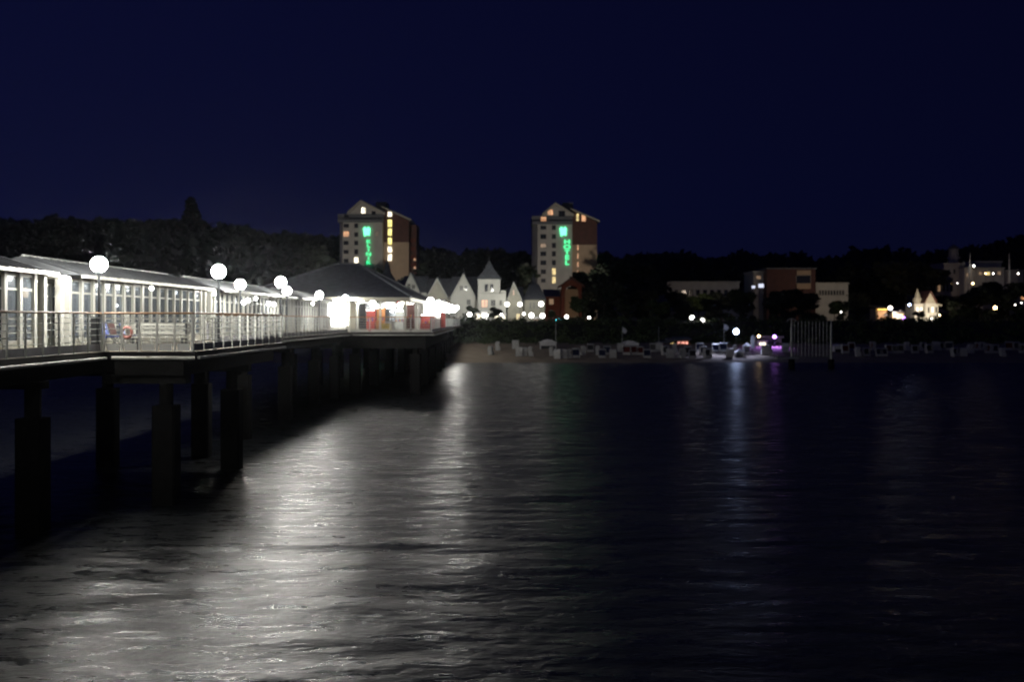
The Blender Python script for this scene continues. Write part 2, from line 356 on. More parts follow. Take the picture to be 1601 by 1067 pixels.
# piles
pm = MB(); c_ = .07; o_ = .39
n8 = [(o_,-o_+c_),(o_,o_-c_),(o_-c_,o_),(-o_+c_,o_),(-o_,o_-c_),(-o_,-o_+c_),(-o_+c_,-o_),(o_-c_,-o_)]
pm.add([(p[0],p[1],-3) for p in n8]+[(p[0],p[1],3.35) for p in n8], [tuple(range(8))[::-1], tuple(range(8,16))]+[(k,(k+1)%8,8+(k+1)%8,8+k) for k in range(8)])
pm.cyl(0, 0, 3.35, ZD-.9, .24, .24, 10)
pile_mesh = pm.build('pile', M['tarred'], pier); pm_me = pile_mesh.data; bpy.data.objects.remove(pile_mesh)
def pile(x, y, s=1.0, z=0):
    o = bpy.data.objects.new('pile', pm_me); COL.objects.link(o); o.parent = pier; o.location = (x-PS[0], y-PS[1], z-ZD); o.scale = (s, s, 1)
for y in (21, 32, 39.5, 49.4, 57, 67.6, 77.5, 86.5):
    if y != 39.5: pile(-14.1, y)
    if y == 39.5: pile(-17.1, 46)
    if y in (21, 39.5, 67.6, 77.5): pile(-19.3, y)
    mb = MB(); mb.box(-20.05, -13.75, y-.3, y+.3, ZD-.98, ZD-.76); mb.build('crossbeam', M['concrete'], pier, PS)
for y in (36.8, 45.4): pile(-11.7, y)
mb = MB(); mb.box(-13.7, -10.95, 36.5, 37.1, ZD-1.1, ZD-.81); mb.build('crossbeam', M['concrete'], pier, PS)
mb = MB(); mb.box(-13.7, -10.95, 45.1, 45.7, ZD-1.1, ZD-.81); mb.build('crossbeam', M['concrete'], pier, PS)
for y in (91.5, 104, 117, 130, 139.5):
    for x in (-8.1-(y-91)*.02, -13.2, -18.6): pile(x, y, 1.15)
    mb = MB(); mb.box(-24.9, -8.7, y-.35, y+.35, ZD-1.3, ZD-.32); mb.build('crossbeam', M['concrete'], pier, PS)
for y in (150, 160, 170, 180):
    for x in (-10, -19): pile(x, y, 1, 0)
# railings
def railing(a, b, post=1.3, kick=None, postm=M['galv'], pw=.03):
    a = Vector((*a, ZD)); b = Vector((*b, ZD)); L = (b-a).length; d = (b-a)/L
    rt = MB(); n = max(1, round(L/post)); 
    for k in range(n+1):
        p = a+d*(L*k/n); rt.box(p.x-pw, p.x+pw, p.y-pw, p.y+pw, ZD-.25, ZD+1.24)
    for z in (.35, .55, .75, .95, 1.12): rt.tube(a+Vector((0,0,z)), b+Vector((0,0,z)), .016, 6)
    o = rt.build('railing', postm, pier, PS)
    h = MB(); h.tube(a+Vector((0,0,1.27)), b+Vector((0,0,1.27)), .034, 8); h.build('handrail', M['wood'], o)
    o.children[0].location = (0,0,0); o.children[0].data.transform(Matrix.Translation((-PS[0], -PS[1], -PS[2])))
    if kick:
        kb = MB(); 
        nn = Vector((-d.y, d.x, 0))*.0
        for k in range(n):
            p = a+d*(L*k/n+.09); q = a+d*(L*(k+1)/n-.09)
            t = Vector((-d.y, d.x, 0))*.012
            vs = [p-t, q-t, q+t, p+t]; kb.add([(u.x, u.y, ZD+.02) for u in vs]+[(u.x, u.y, ZD+.26) for u in vs], [(0,3,2,1),(4,5,6,7),(0,1,5,4),(1,2,6,5),(2,3,7,6),(3,0,4,7)])
        kb.build('kickboard', kick, o); o.children[-1].data.transform(Matrix.Translation((-PS[0], -PS[1], -PS[2])))
railing((-13.6, 21.4), (-13.6, 36), 1.15, M['kick']); railing((-10.6, 8), (-10.6, 21.2), 1.15, M['kick']); railing((-10.6, 21.25), (-13.5, 21.25), 1.0); railing((-13.55, 36.12), (-10.62, 36.12), .6, M['brightwhite'], M['brightwhite'], .03)
railing((-10.6, 36.15), (-10.6, 49.9), 1.2, M['kick'], M['brightwhite']); railing((-10.65, 49.95), (-13.5, 49.95), 1)
railing((-13.6, 50), (-13.6, 89.9), 1.2, M['kick']); railing((-13.5, 90.15), (-6.7, 90.15), 1.9, M['white'])
railing((-6.65, 90.2), (-7.7, 141.9), 2.0, M['kick']); railing((-20.0, 8), (-20.0, 89.9), 1.6); railing((-8.9, 142.2), (-8.9, 186), 2.0)

# ------------------------------------------------------------------ pier lamps
def globe_lamp(name, x, y, zb, h, r, gm, label, group=None, cat='street lamp', pole=.05, kids_=None):
    rt = empty(name, (x, y, zb), 0, label, cat, group)
    mb = MB(); mb.cyl(0, 0, 0, .25, .1, .085, 12); mb.cyl(0, 0, .25, h-r-.1, pole, pole*.8, 10); mb.build('post', M['steel'], rt)
    mb = MB(); mb.cyl(0, 0, h-r-.12, h-r+.03, pole*1.3, r*.42, 12); mb.build('collar', M['steel'], rt)
    mb = MB(); mb.sphere(0, 0, h, r, 20, 12); mb.build('globe', gm, rt)
    return rt
LG = 'globe lamps along the pier'
HL = 2.90
for x, y, lab in ((-13.75, 36.2, 'nearest and largest globe lamp, at the inner corner where the lookout juts out'),
                  (-13.75, 23.5, 'globe lamp on the walkway nearer than the left edge of the photo'), (-13.75, 11, 'globe lamp on the walkway closest to the viewer'),
                  (-11.2, 20.2, 'unseen globe lamp added at the corner of an invented nearer lookout'), (-11.2, 12.5, 'unseen globe lamp added at the near end of an invented nearer lookout'), (-11.2, 16.3, 'unseen middle globe lamp added on an invented nearer lookout'),  # lamps added out of view to brighten the water at lower left
                  (-11.25, 41.7, 'tall globe lamp standing on the lookout between its railings'),
                  (-11.4, 53.6, 'globe lamp just past the far end of the lookout, upper of two overlapping globes'),
                  (-14.25, 57.0, 'globe lamp beside the third glazed gallery, right of the lookout lamp'),
                  (-14.4, 69.6, 'globe lamp close to the gallery, lower of two overlapping globes'),
                  (-14.5, 81.8, 'globe lamp beside the last gallery, left of the bright doorway'),
                  (-14.5, 94.6, 'globe lamp above the bright white doorway at the hall'),
                  (-14.3, 103, 'globe lamp under the hall eave just right of the bright doorway')):
    globe_lamp('pier_lamp', x, y, ZD, HL, .265, M['globed'] if x == -11.2 else M['globe'], lab, LG)
for i, y in enumerate((30, 44, 57, 69, 82)):
    globe_lamp('pier_lamp', -19.88, y, ZD, 2.75, .29, M['globe'], ('first', 'second', 'third', 'fourth', 'fifth')[i]+' globe lamp on the far side of the pier behind the galleries', LG)
k = 0
for y in (98, 103, 108, 113, 118, 124, 130, 136, 141):
    globe_lamp('pier_lamp', -7.35-(y-98)*.02, y, ZD, 2.75-.25*(k % 3), .3, M['globed'], 'one of the globe lamps crowded in the white glare at the hall end', 'lamps in the glare at the hall end'); k += 1
for x, y, hh in ((-9.2,147.5,2.9),(-9.2,151,2.4),(-9.2,155,3.0),(-9.2,160,2.5),(-9.2,166,2.9),(-9.2,172,2.6),(-9.2,180,3.0)):
    globe_lamp('pier_lamp', x, y, ZD, hh, .36, M['globed'], 'one of the globe lamps crowded in the white glare at the hall end', 'lamps in the glare at the hall end')
for px, py, y, r, lab in ((102,440,37,.19,'white globe wall lamp in front of the columns left of the nearest tall lamp'), (237,451,45.8,.085,'small wall lamp under the eave between the nearest tall lamp and the lookout lamp'),
        (335,460,55.5,.085,'small wall lamp just left of the lookout lamp post under the eave'), (381,473,62,.13,'leftmost of the three bunched wall lamps right of the lookout lamp'), (388,470,62.8,.13,'middle of the three bunched wall lamps right of the lookout lamp'),
        (400,467,64,.10,'rightmost of the three bunched wall lamps right of the lookout lamp'), (420,475,67.6,.13,'left of the two touching wall lamps before the overlapping tall globes'), (428,476,68.8,.12,'right of the two touching wall lamps before the overlapping tall globes'),
        (489,475,82,.10,'small wall lamp on the last gallery beside its tall lamp')):
    x, _, z = P(px, py, y)
    rt = empty('wall_lamp', (x, y, z), 0, lab, 'wall lamp', 'wall lamps under the gallery eaves')
    mb = MB(); mb.sphere(0,0,0,r,14,8); mb.build('globe', M['globes'], rt)
    mb = MB(); mb.tube((0,0,r*.9), (-.12,0,.28), .014, 6); mb.tube((-.12,0,.28),(-.55,0,.30), .014, 6); mb.build('bracket', M['steel'], rt)

# ------------------------------------------------------------------ glazed galleries on the pier
XW, XB = -15.6, -19.0; ZE = ZD+2.62; ZR = ZD+3.30; XR = -17.2
def gallery(y0, y1, label, bay=1.05, tubes=M['tube'], ntube=6, first=False):
    c = (XW, y0, ZD); rt = empty('pier_gallery', c, 0, label, 'gallery', 'glazed galleries on the pier')
    L = y1-y0; n = round(L/bay); b = L/n
    cm = MB(); cm.box(-.10, .10, -.095, .095, 0, ZE-ZD-.08)
    col = cm.build('column', M['white'], rt); cme = col.data; bpy.data.objects.remove(col)
    wm = MB(); zt = 1.98
    for z0, z1 in ((.33,.40), (zt,zt+.07), (2.42,2.5)): wm.box(-.03, .03, .08, b-.08, z0, z1)
    wm.box(-.028,.028,.08,.115,.401,2.419); wm.box(-.028,.028,b-.115,b-.08,.401,2.419)
    for z in (.62,.84,1.06): wm.box(-.015, .015, .116, b-.116, z, z+.035)
    wo = wm.build('window', M['white'], rt); wme = wo.data; bpy.data.objects.remove(wo)
    gm_ = MB(); gm_.box(-.004, .004, .116, b-.116, .401, zt-.001); gm_.box(-.004, .004, .116, b-.116, zt+.071, 2.419); go = gm_.build('pane', M['glass'], rt); gme = go.data; bpy.data.objects.remove(go)
    for sx in (0, XB-XW):
        for k in range(n+1):
            if sx < 0 and k % 2: continue
            o = bpy.data.objects.new('column', cme); COL.objects.link(o); o.parent = rt; o.location = (sx, k*b, 0)
        for k in range(n):
            o = bpy.data.objects.new('window', wme); COL.objects.link(o); o.parent = rt; o.location = (sx, k*b, 0)
            p = bpy.data.objects.new('pane', gme); COL.objects.link(p); p.parent = o
    mb = MB(); mb.box(-.05, .05, .0, L, .005, .32); mb.box(XB-XW-.05, XB-XW+.05, 0, L, .005, .32); mb.build('plinth', M['cream'], rt)
    mb = MB(); e = .62; ze = ZE-ZD; zr = ZR-ZD; xr = XR-XW; xb = XB-XW
    mb.add([(e,-.35,ze),(e,L+.35,ze),(xr,L+.05,zr),(xr,-.05,zr),(xb-e,-.35,ze),(xb-e,L+.35,ze)], [(0,1,2,3),(3,2,5,4),(0,3,4),(1,5,2)])
    mb.add([(e,-.35,ze-.05),(e,L+.35,ze-.05),(xb-e,L+.35,ze-.05),(xb-e,-.35,ze-.05)], [(3,2,1,0)])
    mb.cur = 0
    k = .4
    while k < L:   # standing seams
        mb.add([(e,k,ze+.005),(e,k+.04,ze+.005),(xr,k+.04,zr+.005),(xr,k,zr+.005),(e,k,ze+.04),(e,k+.04,ze+.04),(xr,k+.04,zr+.035),(xr,k,zr+.035)], [(4,5,6,7),(0,4,7,3),(1,2,6,5),(0,1,5,4)]); k += .6
    rf = mb.build('roof', M['roofm'], rt)
    mb = MB(); mb.tube((xr,0,zr+.02),(xr,L,zr+.02),.05,8); mb.build('ridge_cap', M['galv'], rf)
    mb = MB(); mb.box(e, e+.09, -.38, L+.38, ze-.11, ze+.0); mb.build('gutter', M['beam'], rf)
    mb = MB(); mb.box(XB-XW+.4, -.4, .3, L-.3, ze-.13, ze-.06); mb.build('ceiling', M['white'], rt)
    for k in range(ntube):
        yy = L*(k+.5)/ntube; mb = MB(); mb.box(-1.8, -1.6, yy-.6, yy+.6, ze-.20, ze-.14); mb.build('ceiling_light', tubes, rt)
    return rt
gallery(14.6, 35.4, 'glazed white gallery cut off by the left edge of the photo', ntube=8)
gallery(38.2, 54.3, 'glazed white gallery behind the nearest tall lamp and the lookout')
gallery(56.8, 75.3, 'glazed white gallery behind the bunched wall lamps', ntube=7)
gallery(77.8, 91.5, 'glazed white gallery nearest the hall, with red goods showing inside', ntube=5)

# porch links between galleries
def porch(y0, y1, label):
    rt = empty('porch', (XW, y0, ZD), 0, label, 'porch', 'porches between the galleries'); L = y1-y0
    for x in (-.0, XB-XW):
        for y in (.72, L-.72):
            mb = MB(); mb.box(x-.11, x+.11, y-.11, y+.11, 0, 2.5); mb.build('post', M['white'], rt)
    mb = MB(); mb.box(XB-XW-.3, .3, .42, L-.42, 2.5, 2.56); mb.build('canopy', M['white'], rt)
    mb = MB(); mb.cyl(-1.5, L/2, 2.38, 2.5, .16, .16, 12); mb.build('downlight', M['tubehot'], rt)
porch(35.4, 38.2, 'white open porch at the gap before the nearest tall lamp'); porch(54.3, 56.8, 'white open porch at the gap left of the lookout lamp'); porch(75.3, 77.8, 'white open porch at the gap behind the overlapping globes')

# bright glass lobby in front of the hall
rt = empty('glass_lobby', (-15.4, 92.4, ZD), 0, 'glaring white lit lobby with open doorway joining gallery and hall', 'lobby')
mb = MB(); mb.box(-.8, 1.35, 2.0, 2.1, 0, 2.7); mb.build('back_wall', M['white'], rt)
mb = MB(); mb.box(-.95, 1.5, -.4, 2.3, 2.72, 2.82); mb.build('ceiling', M['white'], rt)
for x in (-.9, -.1, 1.42):
    mb = MB(); mb.box(x-.07, x+.07, -.35, -.21, 0, 2.71); mb.build('post', M['white'], rt)
mb = MB(); 
for k in range(4): mb.box(-.7+k*.5, -.35+k*.5, 1.90, 1.98, .5, 2.5)
mb.build('light_panel', M['tubehot'], rt)
mb = MB(); mb.box(-.6, 1.2, .3, .6, 2.62, 2.70); mb.build('ceiling_light', M['tubehot'], rt)

# ------------------------------------------------------------------ hall (pavilion) on the wide deck
hl = empty('pier_hall', (-16, 96, ZD), 0, 'big dark hipped-roof hall on the wide end of the pier with lit shops inside', 'hall'); HS = (-16, 96, ZD)
ze = EYE+1.95; za = EYE+5.5
ex0, ex1, ey0, ey1 = -24.5, -8.8, 95, 125
mb = MB(); mb.add([(ex0,ey0,ze),(ex1,ey0,ze),(ex1,ey1,ze),(ex0,ey1,ze),(-17.4,108,za),(-15.3,108,za),(-15.3,113,za),(-17.4,113,za)],
  [(0,1,5,4),(1,2,6,5),(2,3,7,6),(3,0,4,7),(4,5,6,7),(3,2,1,0)])
rf = mb.build('roof', M['slate'], hl, HS)
mb = MB()
for a, b in (((ex1,ey0,ze+.05),(-15.3,108,za+.05)), ((ex1,ey1,ze+.05),(-15.3,113,za+.05)), ((ex0,ey0,ze+.05),(-17.4,108,za+.05)), ((-17.4,108,za+.05),(-15.3,108,za+.05))): mb.tube(a, b, .09, 8)
mb.build('hip_cap', M['slate'], rf); rf.children[0].data.transform(Matrix.Translation((16,-96,-ZD)))
mb = MB(); mb.box(ex0+.1, ex1-.1, ey0+.08, ey0+.16, ze-.32, ze-.01); mb.box(ex1-.18, ex1-.1, ey0+.17, ey1-.1, ze-.32, ze-.01); mb.build('fascia', M['cream'], hl, HS)
for x in (-22, -18.5, -15.8, -13.6, -11.6, -9.4):
    mb = MB(); mb.box(x-.09, x+.09, 95.6, 95.78, ZD, ze-.33); mb.build('column', M['white'], hl, HS)
for y in (101, 107, 113, 119, 124.3):
    mb = MB(); mb.box(-9.4-.09, -9.4+.09, y, y+.18, ZD, ze-.33); mb.build('column', M['white'], hl, HS)
mb = MB(); mb.box(-23, -14.1, 98.0, 98.12, ZD, ze-.4); mb.build('wall', M['cream'], hl, HS)
mb = MB(); mb.box(-12.7, -10.2, 99.5, 99.62, ZD+.0, ZD+2.7); mb.box(-10.3,-10.18,99.63,122,ZD,ZD+2.7); mb.build('shop_wall', M['grey'], hl, HS)
mb = MB(); mb.box(-14.0, -10.6, 98.9, 98.95, ZD+.9, ZD+2.5); mb.build('shop_window', M['glass'], hl, HS)
mb = MB(); mb.box(-9.95, -9.2, 96.3, 96.4, ze-.62, ze-.36); mb.build('lit_sign_panel', M['winwh'], hl, HS)
mb = MB(); mb.box(-10.15, -9.96, 96.3, 96.4, ze-.62, ze-.30); mb.build('sign_panel', M['red'], hl, HS)
for i, (x, m) in enumerate(((-13.2,'tube'),(-11.0,'tube'))):
    mb = MB(); mb.box(x-.5, x+.5, 97.5, 97.6, ze-.46, ze-.4); mb.build('ceiling_light', M[m], hl, HS)
for px, lab in ((583, 'leftmost of the three ball lights under the hall eave'), (607, 'middle of the three ball lights under the hall eave'), (625, 'rightmost of the three ball lights under the hall eave')):
    x, y, z = P(px, 478 if px > 590 else 474, 96.2)
    rt = empty('ball_light', (x, y, z), 0, lab, 'ball light', 'ball lights under the hall eave')
    mb = MB(); mb.sphere(0,0,0,.24,16,10); mb.build('globe', M['globes'], rt); mb = MB(); mb.tube((0,0,.22),(0,0,ze-z-.06),.02,6); mb.build('rod', M['steel'], rt)
rt = empty('glaring_shop', (-10.6, 146, ZD), 0, 'shop with a glaring white front in the middle of the lights past the hall', 'shop')
mb = MB(); mb.box(-1.3, 1.3, .15, 3, 0, 3.6); mb.build('wall', M['white'], rt); mb = MB(); mb.box(-1.6, 1.6, -.6, 3.2, 3.61, 3.75); mb.build('roof', M['slate'], rt)
mb = MB(); mb.box(-1.2, 1.2, .05, .145, 1.2, 3.5); mb.build('lit_front', M['shoplight'], rt); mb = MB(); mb.box(-1.25, 1.25, -.2, .04, .1, 1.1); mb.build('counter', M['red'], rt)
# goods and stands on the hall deck
def stand(name, px, py0, py1, y, wpx, m, label, cat, awn=None, dep=.8):
    x, _, zt = P(px, py0, y); w_ = wpx/F*y/2
    rt = empty(name, (x, y, ZD), 0, label, cat); h = zt-ZD
    mb = MB(); mb.box(-w_, w_, 0, dep, 0, h*.45); mb.build('counter', m, rt)
    mb = MB(); mb.box(-w_, w_, dep-.06, dep, h*.45, h); mb.build('back_panel', m, rt)
    mb = MB(); mb.box(-w_-.05, w_+.05, -.1, dep+.02, h, h+.08); mb.build('top', M['white'] if awn is None else awn, rt)
    mb = MB(); mb.box(-w_*.8, w_*.8, .1, .2, h-.08, h-.03); mb.build('light', M['tubehot'], rt)
    mb = MB(); rd = random.Random(int(px))
    for k in range(7): 
        q = -w_*.9+k*w_*.27; mb.cur = k % 3; mb.box(q, q+w_*.18, .2, .4, h*.45+.01, h*.45+rd.uniform(.12,.4))
    mb.build('goods', [M['red'], M['yellow'], M['blue']], rt)
    return rt
stand('souvenir_stand', 577, 484, 520, 95.9, 17, M['red'], 'red souvenir stand at the left end of the hall front', 'stand')
stand('ice_cream_stand', 594, 480, 520, 96.3, 13, M['orange'], 'orange ice cream stand under the leftmost ball light', 'stand')
stand('drinks_cabinet', 624, 485, 512, 97.0, 14, M['galv'], 'pale drinks cabinet below the rightmost ball light', 'cabinet')
stand('postcard_stand', 641, 474, 515, 96.6, 12, M['brown'], 'brown postcard stand with small bright goods near the hall corner', 'stand')
stand('red_market_stall', 668, 492, 517, 101.5, 22, M['red'], 'red market stall behind the railing at the right end of the hall', 'stall')
rt = empty('yellow_crate', P(604, 0, 95.5)[:2]+(ZD,), 0, 'low yellow crate on the deck beside the orange stand', 'crate')
mb = MB(); mb.box(-.4,.4,-.25,.25,.08,.62); mb.box(-.36,.36,-.21,.21,.621,.63); mb.build('body', M['yellow'], rt); mb = MB(); mb.box(-.44,.44,-.29,.29,.64,.7); mb.build('lid', M['yellow'], rt)
x = P(693, 0, 106)[0]; rt = empty('red_banner', (x, 106, ZD), 0, 'tall red banner on a post in the glare past the hall', 'banner')
mb = MB(); mb.box(-.22,.22,-.02,.02,.25,1.75); mb.build('cloth', M['red'], rt); mb = MB(); mb.cyl(-.27,0,0,1.9,.03,.03,8); mb.box(-.5,.0,-.2,.2,0,.06); mb.build('post', M['steel'], rt)
x = P(567, 0, 90.6)[0]; rt = empty('advertising_pillar', (x, 90.9, ZD), 0, 'dark square pillar at the corner where the walkway meets the hall deck', 'pillar')
mb = MB(); mb.box(-.24,.24,-.24,.24,.12,2.3); mb.build('shaft', M['dark'], rt); mb = MB(); mb.box(-.3,.3,-.3,.3,0,.119); mb.box(-.29,.29,-.29,.29,2.301,2.38); mb.build('cap', M['steel'], rt)

# ------------------------------------------------------------------ things on the near walkway
def cabinet(px, py0, py1, y, wpx, m, label):
    x, _, zt = P(px, py0, y); w_ = wpx/F*y/2; h = zt-ZD
    rt = empty('utility_cabinet', (x, y, ZD), 0, label, 'cabinet', 'utility cabinets on the pier')
    mb = MB(); mb.box(-w_, w_, -.2, .2, .06, h-.05); mb.build('body', m, rt); mb = MB(); mb.box(-w_-.03, w_+.03, -.24, .24, h-.049, h); mb.build('lid', M['steel'], rt)
    mb = MB(); mb.box(-w_+.04, w_-.04, -.215, -.201, .12, h-.12); mb.build('door', m, rt)
    mb = MB(); mb.box(-w_*.9, w_*.9, -.17, .17, 0, .059); mb.build('base', M['steel'], rt)
cabinet(150, 495, 540, 36.3, 9, M['steel'], 'grey cabinet at the foot of the nearest tall lamp')
cabinet(321, 503, 520, 55.9, 10, M['kick'], 'pale grey cabinet standing in the gap between two galleries')
cabinet(336, 498, 530, 50.6, 6, M['dark'], 'narrow black cabinet beside the lookout lamp post')
rt = empty('bench', (-12.2, 37.6, ZD), 0, 'white slatted bench with people-free seat on the lookout behind the white railing', 'bench'); rt['label'] = 'white slatted bench on the lookout behind the white railing'
mb = MB()
for k in range(4): mb.box(-1.0, 1.0, -.22+k*.13, -.13+k*.13, .43, .47)
mb.build('seat', M['white'], rt); mb = MB()
for k in range(3): mb.box(-1.0, 1.0, .30+k*.012, .33+k*.012, .56+k*.14, .66+k*.14)
mb.build('backrest', M['white'], rt)
for x in (-.85, .85):
    mb = MB(); mb.box(x-.03, x+.03, -.2, -.14, 0, .429); mb.box(x-.03, x+.03, .24, .29, 0, .95); mb.box(x-.03,x+.03,-.13,.23,.38,.42); mb.build('leg', M['steel'], rt)
rt = empty('lifebuoy_stand', (-13.05, 36.9, ZD), 0, 'small faded red lifebuoy on a white post in the left corner of the lookout', 'lifebuoy stand')
mb = MB(); vs = []; fs = []; NU, NV = 24, 8
for i in range(NU):
    a = 2*math.pi*i/NU
    for j in range(NV):
        b = 2*math.pi*j/NV; r = .17+.05*math.cos(b); vs.append((r*math.cos(a), .06*math.sin(b)-.05, .62+r*math.sin(a)))
for i in range(NU):
    for j in range(NV): fs.append((i*NV+j, ((i+1)%NU)*NV+j, ((i+1)%NU)*NV+(j+1)%NV, i*NV+(j+1)%NV))
mb.add(vs, fs, True); mb.build('ring', mat('faded_red_paint', (.42,.16,.13), .6), rt); mb = MB(); mb.box(-.04,.04,.02,.1,0,1.3); mb.box(-.25,.25,.021,.06,.78,.86); mb.build('post', M['white'], rt)
# chairs stacked by the gallery wall on the lookout
def deckchair(x, y, rz, m, label):
    rt = empty('folding_chair', (x, y, ZD), rz, label, 'chair', 'folding chairs beside the gallery')
    mb = MB(); mb.add([(-.25,-.25,.44),(.25,-.25,.44),(.25,.2,.40),(-.25,.2,.40),(-.25,-.25,.47),(.25,-.25,.47),(.25,.2,.43),(-.25,.2,.43)], [(0,3,2,1),(4,5,6,7),(0,1,5,4),(1,2,6,5),(2,3,7,6),(3,0,4,7)]); mb.build('seat', m, rt)
    mb = MB(); mb.add([(-.25,.22,.5),(.25,.22,.5),(.25,.36,.95),(-.25,.36,.95),(-.25,.25,.5),(.25,.25,.5),(.25,.39,.95),(-.25,.39,.95)], [(0,3,2,1),(4,5,6,7),(0,1,5,4),(1,2,6,5),(2,3,7,6),(3,0,4,7)]); mb.build('backrest', m, rt)
    for s in (-1,1):
        mb = MB(); mb.tube((s*.27,-.28,0),(s*.27,.24,.5),.016,6); mb.tube((s*.27,.28,0),(s*.27,-.2,.46),.016,6); mb.tube((s*.27,.24,.5),(s*.27,.4,1.0),.016,6); mb.build('leg', M['steel'], rt)
deckchair(-14.6, 39.4, 1.2, M['blue'], 'blue folding chair nearest the cabinet by the gallery wall'); deckchair(-14.6, 40.5, 1.5, M['brown'], 'red-brown folding chair between two blue ones by the gallery'); deckchair(-14.6, 41.6, 1.7, M['blue'], 'blue folding chair right of the red one by the gallery')
# ornament stand inside the gallery
x, y, z = P(216, 470, 45); rt = empty('display_stand', (-15.95, 43.4, ZD), 0, 'dark display stand with shiny balls and a bright lamp inside the second gallery', 'display stand')
mb = MB(); mb.cyl(0,0,0,.06,.3,.3,14); mb.cyl(0,0,.06,2.2,.03,.03,8)
for zz in (.9,1.35,1.75,2.1): mb.cyl(0,0,zz,zz+.03,.22,.22,12)
mb.build('rack', M['dark'], rt); mb = MB()
for zz in (.93,1.38,1.78): 
    for a in range(5): mb.sphere(.14*math.cos(a*1.26), .14*math.sin(a*1.26), zz+.09, .06, 10, 6)
mb.build('goods', M['galv'], rt); mb = MB(); mb.sphere(.2,-.1,1.62,.07,12,8); mb.build('lamp', M['tubehot'], rt)
# red advertisement inside last gallery
for px, yy, lab in ((503, 87, 'red poster board inside the last gallery, nearest its middle'), (511, 89.6, 'red poster board inside the last gallery beside the bright lobby')):
    rt = empty('poster_board', (-16.5, yy, ZD), 0, lab, 'poster board', 'poster boards in the last gallery')
    mb = MB(); mb.box(-.02,.02,-.6,.6,.5,2.0); mb.build('panel', M['red'], rt); mb = MB(); mb.box(-.03,.03,-.66,-.61,0,2.1); mb.box(-.03,.03,.61,.66,0,2.1); mb.box(-.2,.2,-.66,-.61,0,.05); mb.box(-.2,.2,.61,.66,0,.05); mb.build('frame', M['steel'], rt)
# warm bracket lantern in the first porch
rt = empty('warm_lantern', (-16.6, 37.1, ZD), 0, 'orange lantern hanging in the porch left of the nearest tall lamp', 'lantern')
mb = MB(); mb.sphere(0,0,1.98,.13,14,8,1.4); mb.build('shade', emit('orange_lantern_glow', (1,.6,.25), 4), rt); mb = MB(); mb.tube((0,0,2.15),(0,0,2.5),.012,6); mb.build('chain', M['steel'], rt)

